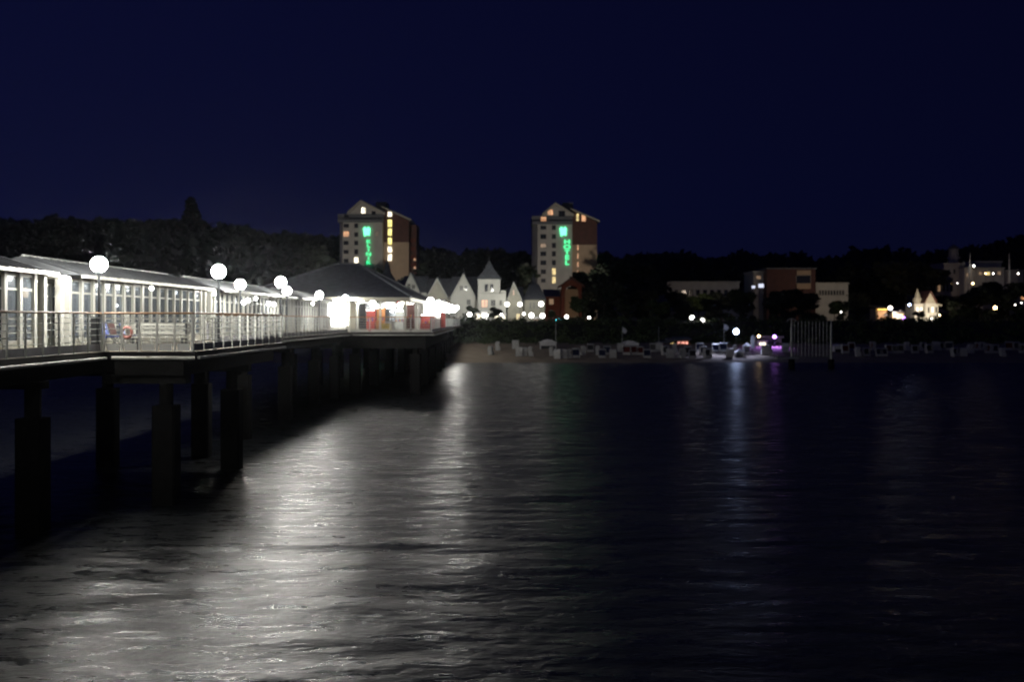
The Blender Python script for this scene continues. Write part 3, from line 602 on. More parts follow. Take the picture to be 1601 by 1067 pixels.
# ------------------------------------------------------------------ twin towers
def text_mesh(ch, size, depth=.06):
    cu = bpy.data.curves.new('t', 'FONT'); cu.body = ch; cu.size = size; cu.extrude = depth; cu.align_x = 'CENTER'; cu.offset = size*.012
    o = bpy.data.objects.new('t', cu); COL.objects.link(o); dg = bpy.context.evaluated_depsgraph_get(); me = bpy.data.meshes.new_from_object(o.evaluated_get(dg)); bpy.data.objects.remove(o); return me
def tower(px0, label, word, lit, cat='hotel', right=False):
    """px0: photo x of the front's left edge; Y=340"""
    Y = 340.0; q = Y/F
    X = lambda p: (p-800.5)*q
    Z = lambda p: EYE+(500-p)*q
    x0 = X(px0); base = (x0, Y, 5.5); rt = empty('high_rise_hotel', base, 0, label, cat)
    def bl(mb, name, m, parent=rt): 
        o = mb.build(name, m, parent, base); return o
    W = lambda d: X(px0+d)
    fr = 62 if right else 70   # end of the light front
    en = 102 if right else 120
    ev = 351 if right else 348
    zb = 5.5
    # front block with chamfered left side
    mb = MB(); zt = Z(ev); a = W(8); 
    pts = [(W(0), Y+4), (a, Y), (W(fr), Y), (W(fr), Y+16), (W(0), Y+16)]
    n = len(pts); mb.add([(p[0], p[1], zb) for p in pts]+[(p[0], p[1], zt) for p in pts], [tuple(range(n))[::-1], tuple(range(n, 2*n))]+[(k, (k+1)%n, n+(k+1)%n, n+k) for k in range(n)])
    bl(mb, 'front_wall', M['grey'])
    for s0, s1 in ((8.2, 9.2), (24, 25), (fr-12, fr-11.2)):
        mb = MB(); mb.box(W(s0), W(s1), Y-.12, Y-.003, zb, zt-.1); bl(mb, 'pilaster', M['grey'])
    # dark roof storey with balcony band
    mb = MB(); zt2 = Z(ev-14); mb.box(W(-1), W(fr+1), Y+.8, Y+17, zt+.003, zt2)
    o = bl(mb, 'roof_storey', M['slate'])
    mb = MB(); mb.box(W(0), W(fr+.5), Y-.5, Y+.78, zt+.004, zt+1.0); bl(mb, 'balcony', M['slate'])
    # gable
    ga = 36; g0, g1 = (17, fr+1); zg = Z(319 if right else 315)
    mb = MB(); mb.prism([(W(g0), zt2), (W(g1), zt2), (W(ga), zg-.3)], Y+.4, Y+15); bl(mb, 'gable_wall', M['grey'])
    mb = MB(); t = 1.0
    for xa, xb in ((W(g0-2), W(ga)), (W(g1+2), W(ga))):
        mb.prism([(xa, zt2-.3), (xa, zt2-.3+t), (xb, zg+t*.6), (xb, zg-.2)], Y-.3, Y+16)
    bl(mb, 'roof', M['slate'])
    mb = MB()
    for xa, xb in ((W(g0-2), W(ga)), (W(g1+2), W(ga))): mb.prism([(xa, zt2-.35), (xa, zt2+.25), (xb, zg+.35), (xb, zg-.25)], Y-.45, Y-.31)
    bl(mb, 'verge_board', M['cream'])
    # stair/lift shaft
    mb = MB(); mb.box(W(fr-14), W(fr+3), Y+5, Y+13, zt2, Z(313 if not right else 314)); bl(mb, 'lift_housing', M['slate'])
    # right block
    ys = Y+2.5; r0 = fr+.2; ztl = Z(324 if not right else 327); ztr = Z(344 if not right else 346)
    zm = Z(378 if not right else 382); w0 = W(r0); w1 = W(en-(10 if not right else 0))
    mb = MB(); mb.box(w0, w1, ys, Y+16, zb, zm); bl(mb, 'side_wall', M['tan'])
    mb = MB(); mb.prism([(w0, zm+.01), (w1, zm+.01), (w1, ztr), (w0, ztl)], ys-.05, Y+16); bl(mb, 'brown_cladding', M['brown'])
    mb = MB(); mb.prism([(w0-.6, ztl+.1), (w1+.8, ztr-.1), (w1+.8, ztr+.5), (w0-.6, ztl+.7)], ys-.9, Y+17); bl(mb, 'side_roof', M['slate'])
    mb = MB(); mb.prism([(w0-.6, ztl+.1), (w1+.8, ztr-.1), (w1+.8, ztr+.35), (w0-.6, ztl+.55)], ys-1.05, ys-.91); bl(mb, 'side_verge', M['cream'])
    if not right:
        mb = MB(); mb.box(w1+.01, W(en+1), ys+3, Y+16, zb, Z(349)); bl(mb, 'rear_wing', M['brown'])
        for k in range(6):
            mb = MB(); zz = Z(377+k*13); mb.box(w1+.3, W(en), ys+2.2, ys+2.99, zz, zz+1.1); bl(mb, 'rear_balcony', M['brick'])
    # windows
    def win(d, py, wpx, hpx, m, y=Y, name='window'):
        cx = W(d); cz = Z(py); a = wpx*q/2; b = hpx*q/2
        fb = MB(); t = .12
        fb.box(cx-a-t, cx+a+t, y-.07, y-.004, cz-b-t, cz-b); fb.box(cx-a-t, cx+a+t, y-.07, y-.004, cz+b, cz+b+t); fb.box(cx-a-t, cx-a, y-.07, y-.004, cz-b+.001, cz+b-.001); fb.box(cx+a, cx+a+t, y-.07, y-.004, cz-b+.001, cz+b-.001)
        fb.box(cx-.05, cx+.05, y-.06, y-.03, cz-b+.002, cz+b-.002)
        fo = bl(fb, name, M['cream'] if m in ('winor','winye','winwh') else M['dark']); pb = MB(); pb.box(cx-a+.001, cx+a-.001, y-.028, y-.006, cz-b+.001, cz+b-.001); bl(pb, 'pane', M[m], fo)
    for cx_, py, wpx, hpx, m, yy in lit: win(cx_, py, wpx, hpx, m, Y+(0 if yy is None else yy))
    # sign
    sx = W(45 if right else 45.5); s0 = 7.5
    lg = MB(); lx = W(51.0 if right else 46); lz = Z(364)
    # heart-like double lobe emblem beside the letters
    ox = W(49-1 if right else 45.5)
    sg = empty('sign', (0,0,0)); sg.parent = rt
    ww = 5.5*q
    lg.add([(ox-ww, Y-.5, lz+1.3), (ox-ww*.5, Y-.5, lz+1.9), (ox, Y-.5, lz+1.25), (ox+ww*.5, Y-.5, lz+1.9), (ox+ww, Y-.5, lz+1.3), (ox+ww*.85, Y-.5, lz-.9), (ox, Y-.5, lz-.75), (ox-ww*.7, Y-.5, lz-1.2)], [tuple(range(8))])
    lg.add([(v[0], v[1]+.25, v[2]) for v in lg.v[:8]], [tuple(range(8))[::-1]]); 
    for k in range(8): lg.f.append([k, k+8, (k+1)%8+8, (k+1)%8]); lg.mi.append(0); lg.sm.append(False)
    o = bl(lg, 'emblem', M['greenw'], sg)
    n = len(word); span = (374.5, 414) if not right else (374, 415); stp = (span[1]-span[0])/n; lxp = W(54 if right else 49)
    lxp = W(54.0 if right else 48.5)
    for k, c in enumerate(word):
        me = text_mesh(c, stp*q*1.16); me.materials.append(M['green']); o = bpy.data.objects.new('letter', me); COL.objects.link(o); o.parent = sg
        o.rotation_euler = (R(90), 0, 0); o.scale = (1.45, 1, 1); o.location = (lxp-base[0], -.5, Z(span[0]+stp*(k+.9))-base[2])
    return rt
litL = [(13,353,8,5,'dglass',None),(13,366,9,8,'winor',None),(13,380,7,5,'dglass',None),(13,394,7,5,'dglass',None),(13,408,7,5,'dglass',None),
 (29,353,5,6,'dglass',None),(29,367,5,6,'dglass',None),(29,380,5,6,'dglass',None),(29,394,5,7,'dglass',None),(29,407,6,9,'winwh',None),(29,421,5,6,'dglass',None),(13,422,7,5,'dglass',None),(61,366,2.5,6,'windim',None),
 (40,329,6,9,'winwh',.4),(13,337,6,5,'dglass',.8),(56,333,5,5,'dglass',.4)]
tower(528, 'left high-rise hotel with the green KLINIK sign and a yellow-lit stair strip', 'KLINIK', litL)
litR = [(17,356,8,5,'dglass',None),(17,370,8,6,'dglass',None),(17,384,8,6,'windim',None),(17,397,8,6,'dglass',None),(17,411,8,6,'dglass',None),(17,425,7,6,'dglass',None),(17,439,6,5,'dglass',None),
 (33.5,356,5,6,'dglass',None),(33.5,370,5,6,'dglass',None),(33.5,384,5,7,'dglass',None),(33.5,397,5,7,'dglass',None),(33.5,411,5,7,'dglass',None),(33.5,425,5,10,'winye',None),(33.5,438,5,10,'winye',None),
 (28,332,8,8,'winor',.4),(17.5,343,8,8,'winor',.8),(46,334,9,8,'dglass',.4)]
tower(832.5, 'right high-rise hotel with the green HOTEL sign and tan side wall', 'HOTEL', litR, right=True)
def extra_win(tw, px, py, wpx, hpx, m, Y, label=None):
    x, y, z = P(px, py, Y); a = wpx/F*Y/2; b = hpx/F*Y/2
    mb = MB(); l = tw.location
    mb.box(x-a-.1, x+a+.1, y-.06, y-.03, z-b-.1, z-b); mb.box(x-a-.1, x+a+.1, y-.06, y-.03, z+b, z+b+.1); mb.box(x-a-.1,x-a,y-.06,y-.03,z-b+.001,z+b-.001); mb.box(x+a,x+a+.1,y-.06,y-.03,z-b+.001,z+b-.001)
    f_ = mb.build('window', M['cream'], tw, l); mb = MB(); mb.box(x-a+.001, x+a-.001, y-.05, y-.035, z-b+.001, z+b-.001); mb.build('pane', M[m], f_, l)
tws = [o for o in bpy.data.objects if o.name.startswith('high_rise_hotel')]
tL, tR = sorted(tws, key=lambda o: o.location.x)
for py, h, m in ((335,7,'winwh'),(349,11,'stairlight'),(363,11,'stairlight'),(377,10,'stairlight'),(390,9,'winwh'),(403,10,'winwh')): extra_win(tL, 609.5, py, 6, h, m, 342.3)
extra_win(tR, 903, 340, 3.5, 11, 'winye', 342.3); extra_win(tR, 912.5, 341, 6, 10, 'winor', 342.3)
for k in range(5): extra_win(tR, 903.5, 387+k*13.5, 1.6, 8, 'winor', 342.4)
for k in range(3): extra_win(tL, 648.5, 405+k*13, 3, 5, 'winor', 345.4)

# ------------------------------------------------------------------ houses
def house(pxa, pxb, ridge, eave, y, label, gable=None, wall=M['plaster'], depth=11, wins=(), roofm=M['slate'], zb=None, name='promenade_house', hip=False, cat='house', group=None, base_py=None):
    """long ridge parallel to the shore; gable=(px apex, py apex, px left, px right, py eave) is a front gable"""
    q = y/F; X = lambda p: (p-800.5)*q; Z = lambda p: EYE+(500-p)*q
    zb = ground_z(X((pxa+pxb)/2), y)-.3 if zb is None else zb; b = (X(pxa), y, zb); rt = empty(name, b, 0, label, cat, group)
    mb = MB(); mb.box(X(pxa), X(pxb), y, y+depth, zb, Z(eave)); mb.build('wall', wall, rt, b)
    mb = MB(); zr = Z(ridge); ze_ = Z(eave); o = .5; hx = (X(pxb)-X(pxa))*.35 if hip else 0
    x0, x1 = X(pxa)-(.3 if hip else .02), X(pxb)+(.3 if hip else .02)
    mb.add([(x0,y-o,ze_),(x1,y-o,ze_),(x1,y+depth+o,ze_),(x0,y+depth+o,ze_),(x0+hx,y+depth/2,zr),(x1-hx,y+depth/2,zr)], [(0,1,5,4),(2,3,4,5),(1,2,5),(3,0,4),(3,2,1,0)])
    mb.build('roof', roofm, rt, b)
    if gable:
        ga, gy, gl, gr, ge = gable; y2 = y-.9
        mb = MB(); mb.prism([(X(gl), zb), (X(gr), zb), (X(gr), Z(ge)), (X(ga), Z(gy)-.1), (X(gl), Z(ge))], y2, y-.003); mb.build('gable_front', wall, rt, b)
        mb = MB(); t = .45; e = .9*q
        for xe in (X(gl)-e, X(gr)+e):
            s_ = 1 if xe > X(ga) else -1
            mb.prism([(xe, Z(ge)-.5), (xe+s_*t*.6, Z(ge)-.45), (X(ga), Z(gy)+t), (X(ga), Z(gy))], y2-.35, y+depth/2)
        mb.build('gable_roof', roofm, rt, b)
        mb = MB()
        for xe in (X(gl)-e, X(gr)+e): mb.prism([(xe, Z(ge)-.55), (xe, Z(ge)-.05), (X(ga), Z(gy)+.2), (X(ga), Z(gy)-.35)], y2-.45, y2-.36)
        mb.build('verge_board', M['white'], rt, b)
    for px, py, wp, hp, m, dy in wins:
        cx, cz, a, h_ = X(px), Z(py), wp*q/2, hp*q/2; yy = y+dy
        fb = MB(); fb.box(cx-a-.1,cx+a+.1,yy-.08,yy-.003,cz-h_-.1,cz-h_); fb.box(cx-a-.1,cx+a+.1,yy-.08,yy-.003,cz+h_,cz+h_+.1); fb.box(cx-a-.1,cx-a,yy-.08,yy-.003,cz-h_+.001,cz+h_-.001); fb.box(cx+a,cx+a+.1,yy-.08,yy-.003,cz-h_+.001,cz+h_-.001); fb.box(cx-.05,cx+.05,yy-.07,yy-.031,cz-h_+.002,cz+h_-.002)
        fo = fb.build('window', M['white'], rt, b); pb = MB(); pb.box(cx-a+.001,cx+a-.001,yy-.03,yy-.005,cz-h_+.001,cz+h_-.001); pb.build('pane', M[m], fo, b)
    return rt
YH = 216
GRP = 'white houses on the promenade'
house(628,667,430,458,YH,'white gabled house half hidden by the right slope of the pier hall roof', (643,429,631,656,456), wins=((640,448,4,7,'dglass',-.9),(647,449,4,6,'dglass',-.9)), group=GRP)
house(667.2,704,434,464,YH,'white house with vertical boarding in its gable, second gable from the pier hall', (684,437,669,699,463), wall=M['cream'], wins=((684,480,6,9,'winye',-.9),), group=GRP)
house(704.2,746,431,464,YH,'white house with a wide steep gable and twin slanted attic windows left of the turret', (725,430,706,743,464), wins=((721.5,451,4,7,'dglass',-.9),(729,451,4,7,'dglass',-.9),(733,473,5,8,'dglass',-.9)), group=GRP)
# turret house
q = YH/F; b = P(747,0,YH-2)[:2]+(5.6,); rt = house(747,791,452,459,YH-2,'white square turret house with a pointed slate roof and an orange-lit window', wins=((757.5,475,9,11,'winor',0),(771,474,6,9,'dglass',0),(783,474,3,7,'dglass',0)), depth=8, group=GRP)
b = tuple(rt.location); X = lambda p: (p-800.5)*(YH-2)/F; Z = lambda p: EYE+(500-p)*(YH-2)/F
mb = MB(); mb.box(X(747.5), X(782), YH-2.3, YH+2.2, Z(459.2), Z(437)); mb.build('turret_wall', M['plaster'], rt, b)
mb = MB(); x0, x1, y0, y1 = X(745), X(784.5), YH-2.7, YH+2.6
xm = (x0+x1)/2; ym = (y0+y1)/2
zs = ((Z(437),1),(Z(432),.80),(Z(420),.36),(Z(406),.0)); rings = []
vs = []
for z, s in zs:
    s = max(s, .012); vs += [(xm+(x0-xm)*s, ym+(y0-ym)*s, z), (xm+(x1-xm)*s, ym+(y0-ym)*s, z), (xm+(x1-xm)*s, ym+(y1-ym)*s, z), (xm+(x0-xm)*s, ym+(y1-ym)*s, z)]
fs = [(3,2,1,0), (12,13,14,15)]
for j in range(3):
    for k in range(4): fs.append((j*4+k, j*4+(k+1)%4, (j+1)*4+(k+1)%4, (j+1)*4+k))
mb.add(vs, fs); mb.tube((xm,ym,Z(407)), (xm,ym,Z(400)), .06, 6); mb.build('turret_roof', M['slate'], rt, b)
for px in (760.5, 769):
    mb = MB(); mb.box(X(px-3.0), X(px+3.0), YH-2.42, YH-2.31, Z(457), Z(444)); f_ = mb.build('window', M['white'], rt, b); mb = MB(); mb.box(X(px-2.3), X(px+2.3), YH-2.45, YH-2.421, Z(456), Z(445)); mb.build('pane', M['dglass'], f_, b)
mb = MB(); mb.box(X(783), X(791), YH-2.9, YH-2.02, Z(459), Z(454.5)); mb.build('balcony', M['white'], rt, b)
house(793,818,448,470,YH,'small pale house with a narrow gable and lit yellow slit window right of the turret', (803,443,794,815,468), wall=M['cream'], wins=((803,458,1.8,8,'winor',-.9),(810,496,5,10,'winye',-.9)), group=GRP)
house(820,852,443,469,YH,'low house under a big dark hipped slate roof right of the small gable', wall=M['cream'], wins=((829,478,2,10,'dglass',0),(835,478,2,10,'dglass',0),(841,478,2,10,'dglass',0)), hip=True, group=GRP)
house(598,627,438,462,YH,'house with a slate roof mostly hidden behind the pier hall roof', group=GRP)
# pointed roofs peeking
def spire_house(px, top, eave, wpx, y, label):
    q = y/F; x, _, zt = P(px, top, y); ze_ = EYE+(500-eave)*q; a = wpx*q/2; zb = ground_z(x, y)-.3
    rt = empty('turret', (x, y, zb), 0, label, 'turret')
    mb = MB(); mb.cyl(0,0,0,ze_-zb,a*.85,a*.85,8,False); mb.build('wall', M['grey'], rt); mb = MB(); mb.cyl(0,0,ze_-zb,ze_-zb+.15,a*1.02,a,8,False); mb.cyl(0,0,ze_-zb+.151,ze_-zb+(zt-ze_-zb*0)*.35,a,a*.45,8,False); mb.cyl(0,0,ze_-zb+(zt-ze_)*.35,zt-zb,a*.45,.04,8,False); mb.build('roof', M['slate'], rt)
spire_house(605, 404, 438, 26, 232, 'dark pointed turret roof rising behind the pier hall, left of the white gables')
spire_house(834, 427, 452, 18, 228, 'small dark pointed turret below the left side of the right hotel tower')
# brick hall with an arch
rt = house(850,876,452,464,250,'red brick wing lit orange at the foot of the right hotel tower', wall=M['brick'], wins=((862,472,6,8,'windim',0),), name='brick_house', depth=8)
q = 250/F; X = lambda p: (p-800.5)*q; Z = lambda p: EYE+(500-p)*q; b = (X(876),249,5.6)
rt = empty('arched_brick_hall', b, 0, 'red brick hall with a round arch and shallow gable below the right hotel tower', 'building')
mb = MB(); pts = [(X(877),5.6)]
pts = [(X(877),5.6),(X(883),5.6),(X(883),Z(458))]+[(X(893.5)-10.5*q*math.cos(math.pi*t/10), Z(458)+11*q*math.sin(math.pi*t/10)) for t in range(1,10)]+[(X(904),Z(458)),(X(904),5.6),(X(909),5.6),(X(909),Z(447)),(X(893.5),Z(437)),(X(877),Z(449))]
vs = [(p[0],249,p[1]) for p in pts]+[(p[0],249.8,p[1]) for p in pts]; n = len(pts)
mb.add(vs, [(k, (k+1)%n, n+(k+1)%n, n+k) for k in range(n)])
# front face as strips
L = [(X(877),5.6),(X(883),5.6),(X(883),Z(458)),(X(877),Z(449))]
def face(pl, y): mb.add([(p[0], y, p[1]) for p in pl], [tuple(range(len(pl)))])
arc = [(X(893.5)-10.5*q*math.cos(math.pi*t/10), Z(458)+11*q*math.sin(math.pi*t/10)) for t in range(11)]
top = [(X(877)+(X(909)-X(877))*t/10, 0) for t in range(11)]
def tz(x): return Z(437)-(abs(x-X(893.5))/(16*q))*(10*q)
for yy in (249, 249.8):
    face([(X(877),5.6),(X(883),5.6),(X(883),Z(458)),(X(877),tz(X(877)))], yy); face([(X(904),5.6),(X(909),5.6),(X(909),tz(X(909))),(X(904),Z(458))], yy)
    for t in range(10):
        a0, a1 = arc[t], arc[t+1]; t0, t1 = X(877)+(X(909)-X(877))*t/10, X(877)+(X(909)-X(877))*(t+1)/10
        face([a0, a1, (t1, tz(t1)), (t0, tz(t0))], yy)
mb.build('arch_wall', M['brick'], rt, b)
mb = MB(); mb.box(X(878), X(908), 251.5, 258, 5.6, Z(452)); mb.build('inner_wall', M['tan'], rt, b)
mb = MB()
for s in (-1,1): mb.prism([(X(893.5), Z(437)+.1), (X(893.5), Z(437)+.6), (X(893.5)+s*20*q, Z(450)+.4), (X(893.5)+s*20*q, Z(450)-.1)], 248.2, 258)
mb.build('roof', M['brown'], rt, b)

# ------------------------------------------------------------------ mid-right buildings
def flat_building(px0, px1, top, bot, y, wall, label, strips=(), wins=(), name='long_building', cat='building', depth=12, para=M['white']):
    q = y/F; X = lambda p: (p-800.5)*q; Z = lambda p: EYE+(500-p)*q; zb = min(Z(bot), ground_z(X((px0+px1)/2), y)-.5); b = (X(px0), y, zb); rt = empty(name, b, 0, label, cat)
    mb = MB(); mb.box(X(px0), X(px1), y, y+depth, zb, Z(top)); mb.build('wall', wall, rt, b)
    mb = MB(); mb.box(X(px0)-.3, X(px1)+.3, y-.4, y+depth+.3, Z(top)+.002, Z(top)+.35); mb.build('roof', para, rt, b)
    for (a, c, d, e, m, dy) in strips:
        mb = MB(); mb.box(X(a), X(c), y-dy, y-.004, Z(e), Z(d)); mb.build('facade_panel', M[m], rt, b)
    for px, py, wp, hp, m in wins:
        cx, cz, a, h_ = X(px), Z(py), wp*q/2, hp*q/2
        fb = MB(); fb.box(cx-a,cx+a,y-.12,y-.05,cz-h_-.1,cz-h_); fb.box(cx-a,cx+a,y-.12,y-.05,cz+h_,cz+h_+.1); fb.box(cx-a-.08,cx-a,y-.12,y-.05,cz-h_-.1,cz+h_+.1); fb.box(cx+a,cx+a+.08,y-.12,y-.05,cz-h_-.1,cz+h_+.1)
        fo = fb.build('window', M['white'], rt, b); pb = MB(); pb.box(cx-a+.001,cx+a-.001,y-.10,y-.01,cz-h_+.001,cz+h_-.001); pb.build('pane', M[m], fo, b)
    return rt
flat_building(1048,1156,442,475,300,M['plaster'],'long low white building among trees between the right tower and the brown block', wins=[(1058+k*11,458,6,9,'dglass') for k in range(9)]+[(1095,466,4,6,'winor')])
flat_building(1021,1047.5,444,468,297,M['grey'],'short grey end wing left of the long low white building', wins=[(1028,455,5,7,'dglass'),(1038,455,5,7,'dglass')])
flat_building(1199,1275,421,470,300,M['brown'],'brown cube building with a pale recessed balcony right of the long white one', strips=((1245,1267,423,430,'tan',.5),(1245,1267,443.5,452,'tan',.5)), wins=[(1256,437,22,12,'dglass')], para=M['slate'])
flat_building(1275.4,1326,444,490,302,M['plaster'],'pale wing with a row of small windows right of the brown cube', wins=[(1282+k*4.5,458,2.6,7,'dglass') for k in range(9)])
flat_building(1178,1198.6,426,460,304,M['grey'],'small grey block left of the brown cube', wins=[(1186,434,7,5,'windim')])
flat_building(951,1010,450,462,290,M['grey'],'dim low building behind trees right of the hotel tower', wins=[(965,456,6,4,'dglass'),(985,456,6,4,'dglass')])
def hill_building(px0, px1, top, bot, y, wall, label, **k): return flat_building(px0, px1, top, bot, y, wall, label, **k)
hill_building(1476,1507,413,445,345,M['grey'],'grey hill villa block below the lantern tower', wins=[(1484,425,3,7,'dglass'),(1492,425,3,7,'dglass')])
hill_building(1507.5,1524,420,445,341,M['plaster'],'pale villa wing left of the tall pale pylon', wins=[(1512,430,3,6,'windim')])
hill_building(1524.3,1570,420,433,344,M['plaster'],'pale terrace building under a flat canopy on the right hill', wins=[(1533,428,5,5,'windim'),(1545,428,5,5,'winye'),(1562,427,5,5,'windim')])
hill_building(1524.5,1566,410,413,352,M['grey'],'upper grey storey above the terrace building on the right hill', depth=8)
hill_building(1571,1600,424,434,345,M['grey'],'dim end wing at the far right of the hill terrace', wins=[(1592,429,3,4,'windim')])
# lantern tower
y = 352; x, _, zt = P(1491, 381, y); zb = P(0, 415, y)[2]; rt = empty('lantern_tower', (x, y, zb-6), 0, 'round lantern tower with a dome rising above the hill villa', 'tower')
h = zt-zb+6; mb = MB(); mb.cyl(0,0,0,h*.62,1.6,1.5,16); mb.cyl(0,0,h*.62,h*.66,2.0,1.9,16); mb.build('drum', M['grey'], rt)
mb = MB(); mb.cyl(0,0,h*.66,h*.86,1.15,1.15,12); mb.build('lantern', M['grey'], rt)
for k in range(8):
    a = k*math.pi/4; mb = MB(); mb.tube((1.5*math.cos(a),1.5*math.sin(a),h*.66),(1.4*math.cos(a),1.4*math.sin(a),h*.86),.09,6); mb.build('column', M['plaster'], rt)
mb = MB(); mb.cyl(0,0,h*.86,h*.89,1.8,1.75,16); mb.sphere(0,0,h*.89,1.3,14,8,.8); mb.tube((0,0,h*.93),(0,0,h*1.08),.06,6); mb.build('dome', M['slate'], rt)
for px, lab in ((1516.5,'tall tapering pale pylon between the hill villa wings'), (1578,'tall tapering pale pylon at the far right of the hill terrace')):
    y = 338; x, _, zt = P(px, 396, y); zb = P(0, 437, y)[2]; rt = empty('pylon', (x, y, zb-4), 0, lab, 'pylon', 'pylons on the hill terrace')
    mb = MB(); mb.cyl(0,0,0,(zt-zb+4),.62,.10,8); mb.build('shaft', M['plaster'], rt); mb = MB(); mb.box(-.8,.8,-.8,.8,-.5,.4); mb.build('base', M['grey'], rt)
# round bay building
y = 318; x, _, zt = P(1468, 438, y); zb = P(0, 462, y)[2]; rt = empty('round_pavilion', (x, y, zb-5), 0, 'rounded pinkish pavilion with tall windows left below the hill villa', 'pavilion')
mb = MB(); mb.cyl(0,0,0,zt-zb+5,3.4,3.5,20,False); mb.build('wall', M['grey'], rt); mb = MB(); mb.cyl(0,0,zt-zb+5,zt-zb+5.5,4.0,3.9,20,False); mb.cyl(0,0,zt-zb+5.5,zt-zb+6.6,3.9,.6,20,False); mb.build('roof', M['slate'], rt)
for k in range(7):
    a = -math.pi/2+(k-3)*.36; mb = MB(); c_, s_ = math.cos(a), math.sin(a); mb.tube((3.46*c_,3.46*s_,zt-zb+1.6),(3.46*c_,3.46*s_,zt-zb+4.2),.32,6); mb.build('window', M['windim'] if k == 2 else M['dglass'], rt)
# floodlit villa: spire and gable
y = 262; q = y/F; X = lambda p: (p-800.5)*q; Z = lambda p: EYE+(500-p)*q; b = (X(1429), y, ground_z(X(1440), y)-.5)
zb = b[2]; rt = empty('floodlit_villa', b, 0, 'floodlit white villa with a slim spire and a pointed gable below the hill', 'villa')
mb = MB(); mb.box(X(1430), X(1443), y, y+6, zb, Z(475)); mb.box(X(1444), X(1463), y-1.5, y+6, zb, Z(474)); mb.build('wall', M['plaster'], rt, b)
mb = MB(); xm = X(1438); mb.cyl(xm, y+1.5, Z(474.9), Z(466), 1.1, 1.0, 8, False); mb.cyl(xm, y+1.5, Z(466), Z(451), .8, .05, 8, False)
mb.build('spire', M['cream'], rt, b); mb = MB(); mb.prism([(X(1442), Z(474.5)), (X(1459.5), Z(474.5)), (X(1450.2), Z(457))], y-1.5, y+5); mb.build('gable', M['cream'], rt, b)
mb = MB()
for s in (-1,1): mb.prism([(X(1450.3), Z(456.6)), (X(1450.3), Z(454.6)), (X(1450.3+s*11), Z(474.6)), (X(1450.3+s*9.5), Z(475))], y-2.1, y+5.5)
mb.build('gable_roof', M['brown'], rt, b); mb = MB(); mb.prism([(X(1459.8),Z(474.6)),(X(1467.5),Z(477.5)),(X(1467.5),Z(479)),(X(1459.8),Z(477))], y-2.3, y+5); mb.build('porch_roof', M['cream'], rt, b)
for px, m in ((1434,'winwh'),(1440,'winwh'),(1448,'dglass'),(1454,'winwh'),(1460,'dglass')):
    yy = y if px < 1443 else y-1.5; mb = MB(); mb.box(X(px-1.6), X(px+1.6), yy-.08, yy-.01, Z(490), Z(480)); f_ = mb.build('window', M['white'], rt, b); mb = MB(); mb.box(X(px-1.2), X(px+1.2), yy-.1, yy-.081, Z(489), Z(481)); mb.build('pane', M[m], f_, b)
# beach bar cluster left of the villa
y = 235; q = y/F; rt = empty('promenade_bar', (P(1379,0,y)[0], y, 5.6), 0, 'promenade bar with a yellow awning left of the floodlit villa', 'bar'); 
mb = MB(); a = 9.5*q; zt = P(0,481,y)[2]-5.6; mb.box(-a, a, 0, 4, 0, zt-.2); mb.build('wall', M['tan'], rt); mb = MB(); mb.prismx([(-2.2,zt-.25),(-2.2,zt-.12),(4.2,zt+.5),(4.2,zt+.3)], -a-.3, a+.3); mb.build('awning', M['yellow'], rt)
mb = MB(); mb.box(-a*.8,a*.8,-.5,-.4,zt-.5,zt-.4); mb.build('light_strip', emit('amber_strip', (1,.6,.12), 6), rt); mb = MB(); mb.box(-a*.7,a*.7,-.06,-.005,.9,zt-.8); mb.build('shopfront', M['winor'], rt)
for px, py, r, col, lab in ((1385,492,5.5,'pink','pink-lit open parasol under the yellow bar awning'), (1408,487,5.5,'pink','pink-lit round parasol beside the violet globe'), (1381,510,6,'tan','tan parasol lowest in the lit bar garden')):
    x, y_, z = P(px, py, 226); rt = empty('parasol', (x, 226, 5.6), 0, lab, 'parasol', 'parasols in the bar garden'); rr = r*226/F*1.0
    mb = MB(); mb.cyl(0,0,z-5.6-.3,z-5.6+.35,rr,.08,10,False); mb.build('canopy', M['winor'] if col == 'x' else (M['canvas'] if col == 'pink' else M['tan']), rt); mb = MB(); mb.cyl(0,0,0,z-5.6-.3,.04,.04,8); mb.cyl(0,0,0,.1,.3,.3,10); mb.build('pole', M['steel'], rt)
rt = empty('garden_kiosk', P(1405,0,222)[:2]+(5.6,), 0, 'small kiosk with yellow-lit front at the foot of the bar garden', 'kiosk')
mb = MB(); mb.box(-1.2,1.2,0,2,0,2.1); mb.build('wall', M['tan'], rt); mb = MB(); mb.box(-1.4,1.4,-.4,2.2,2.11,2.25); mb.build('roof', M['slate'], rt); mb = MB(); mb.box(-1.0,1.0,-.05,-.005,.8,1.8); mb.build('front', M['winye'], rt)
flat_building(1566,1602,462,470,300,M['grey'],'dim building low on the right hill with one amber window', wins=[(1599,459.5+6,6,6,'winor')], name='hill_house')

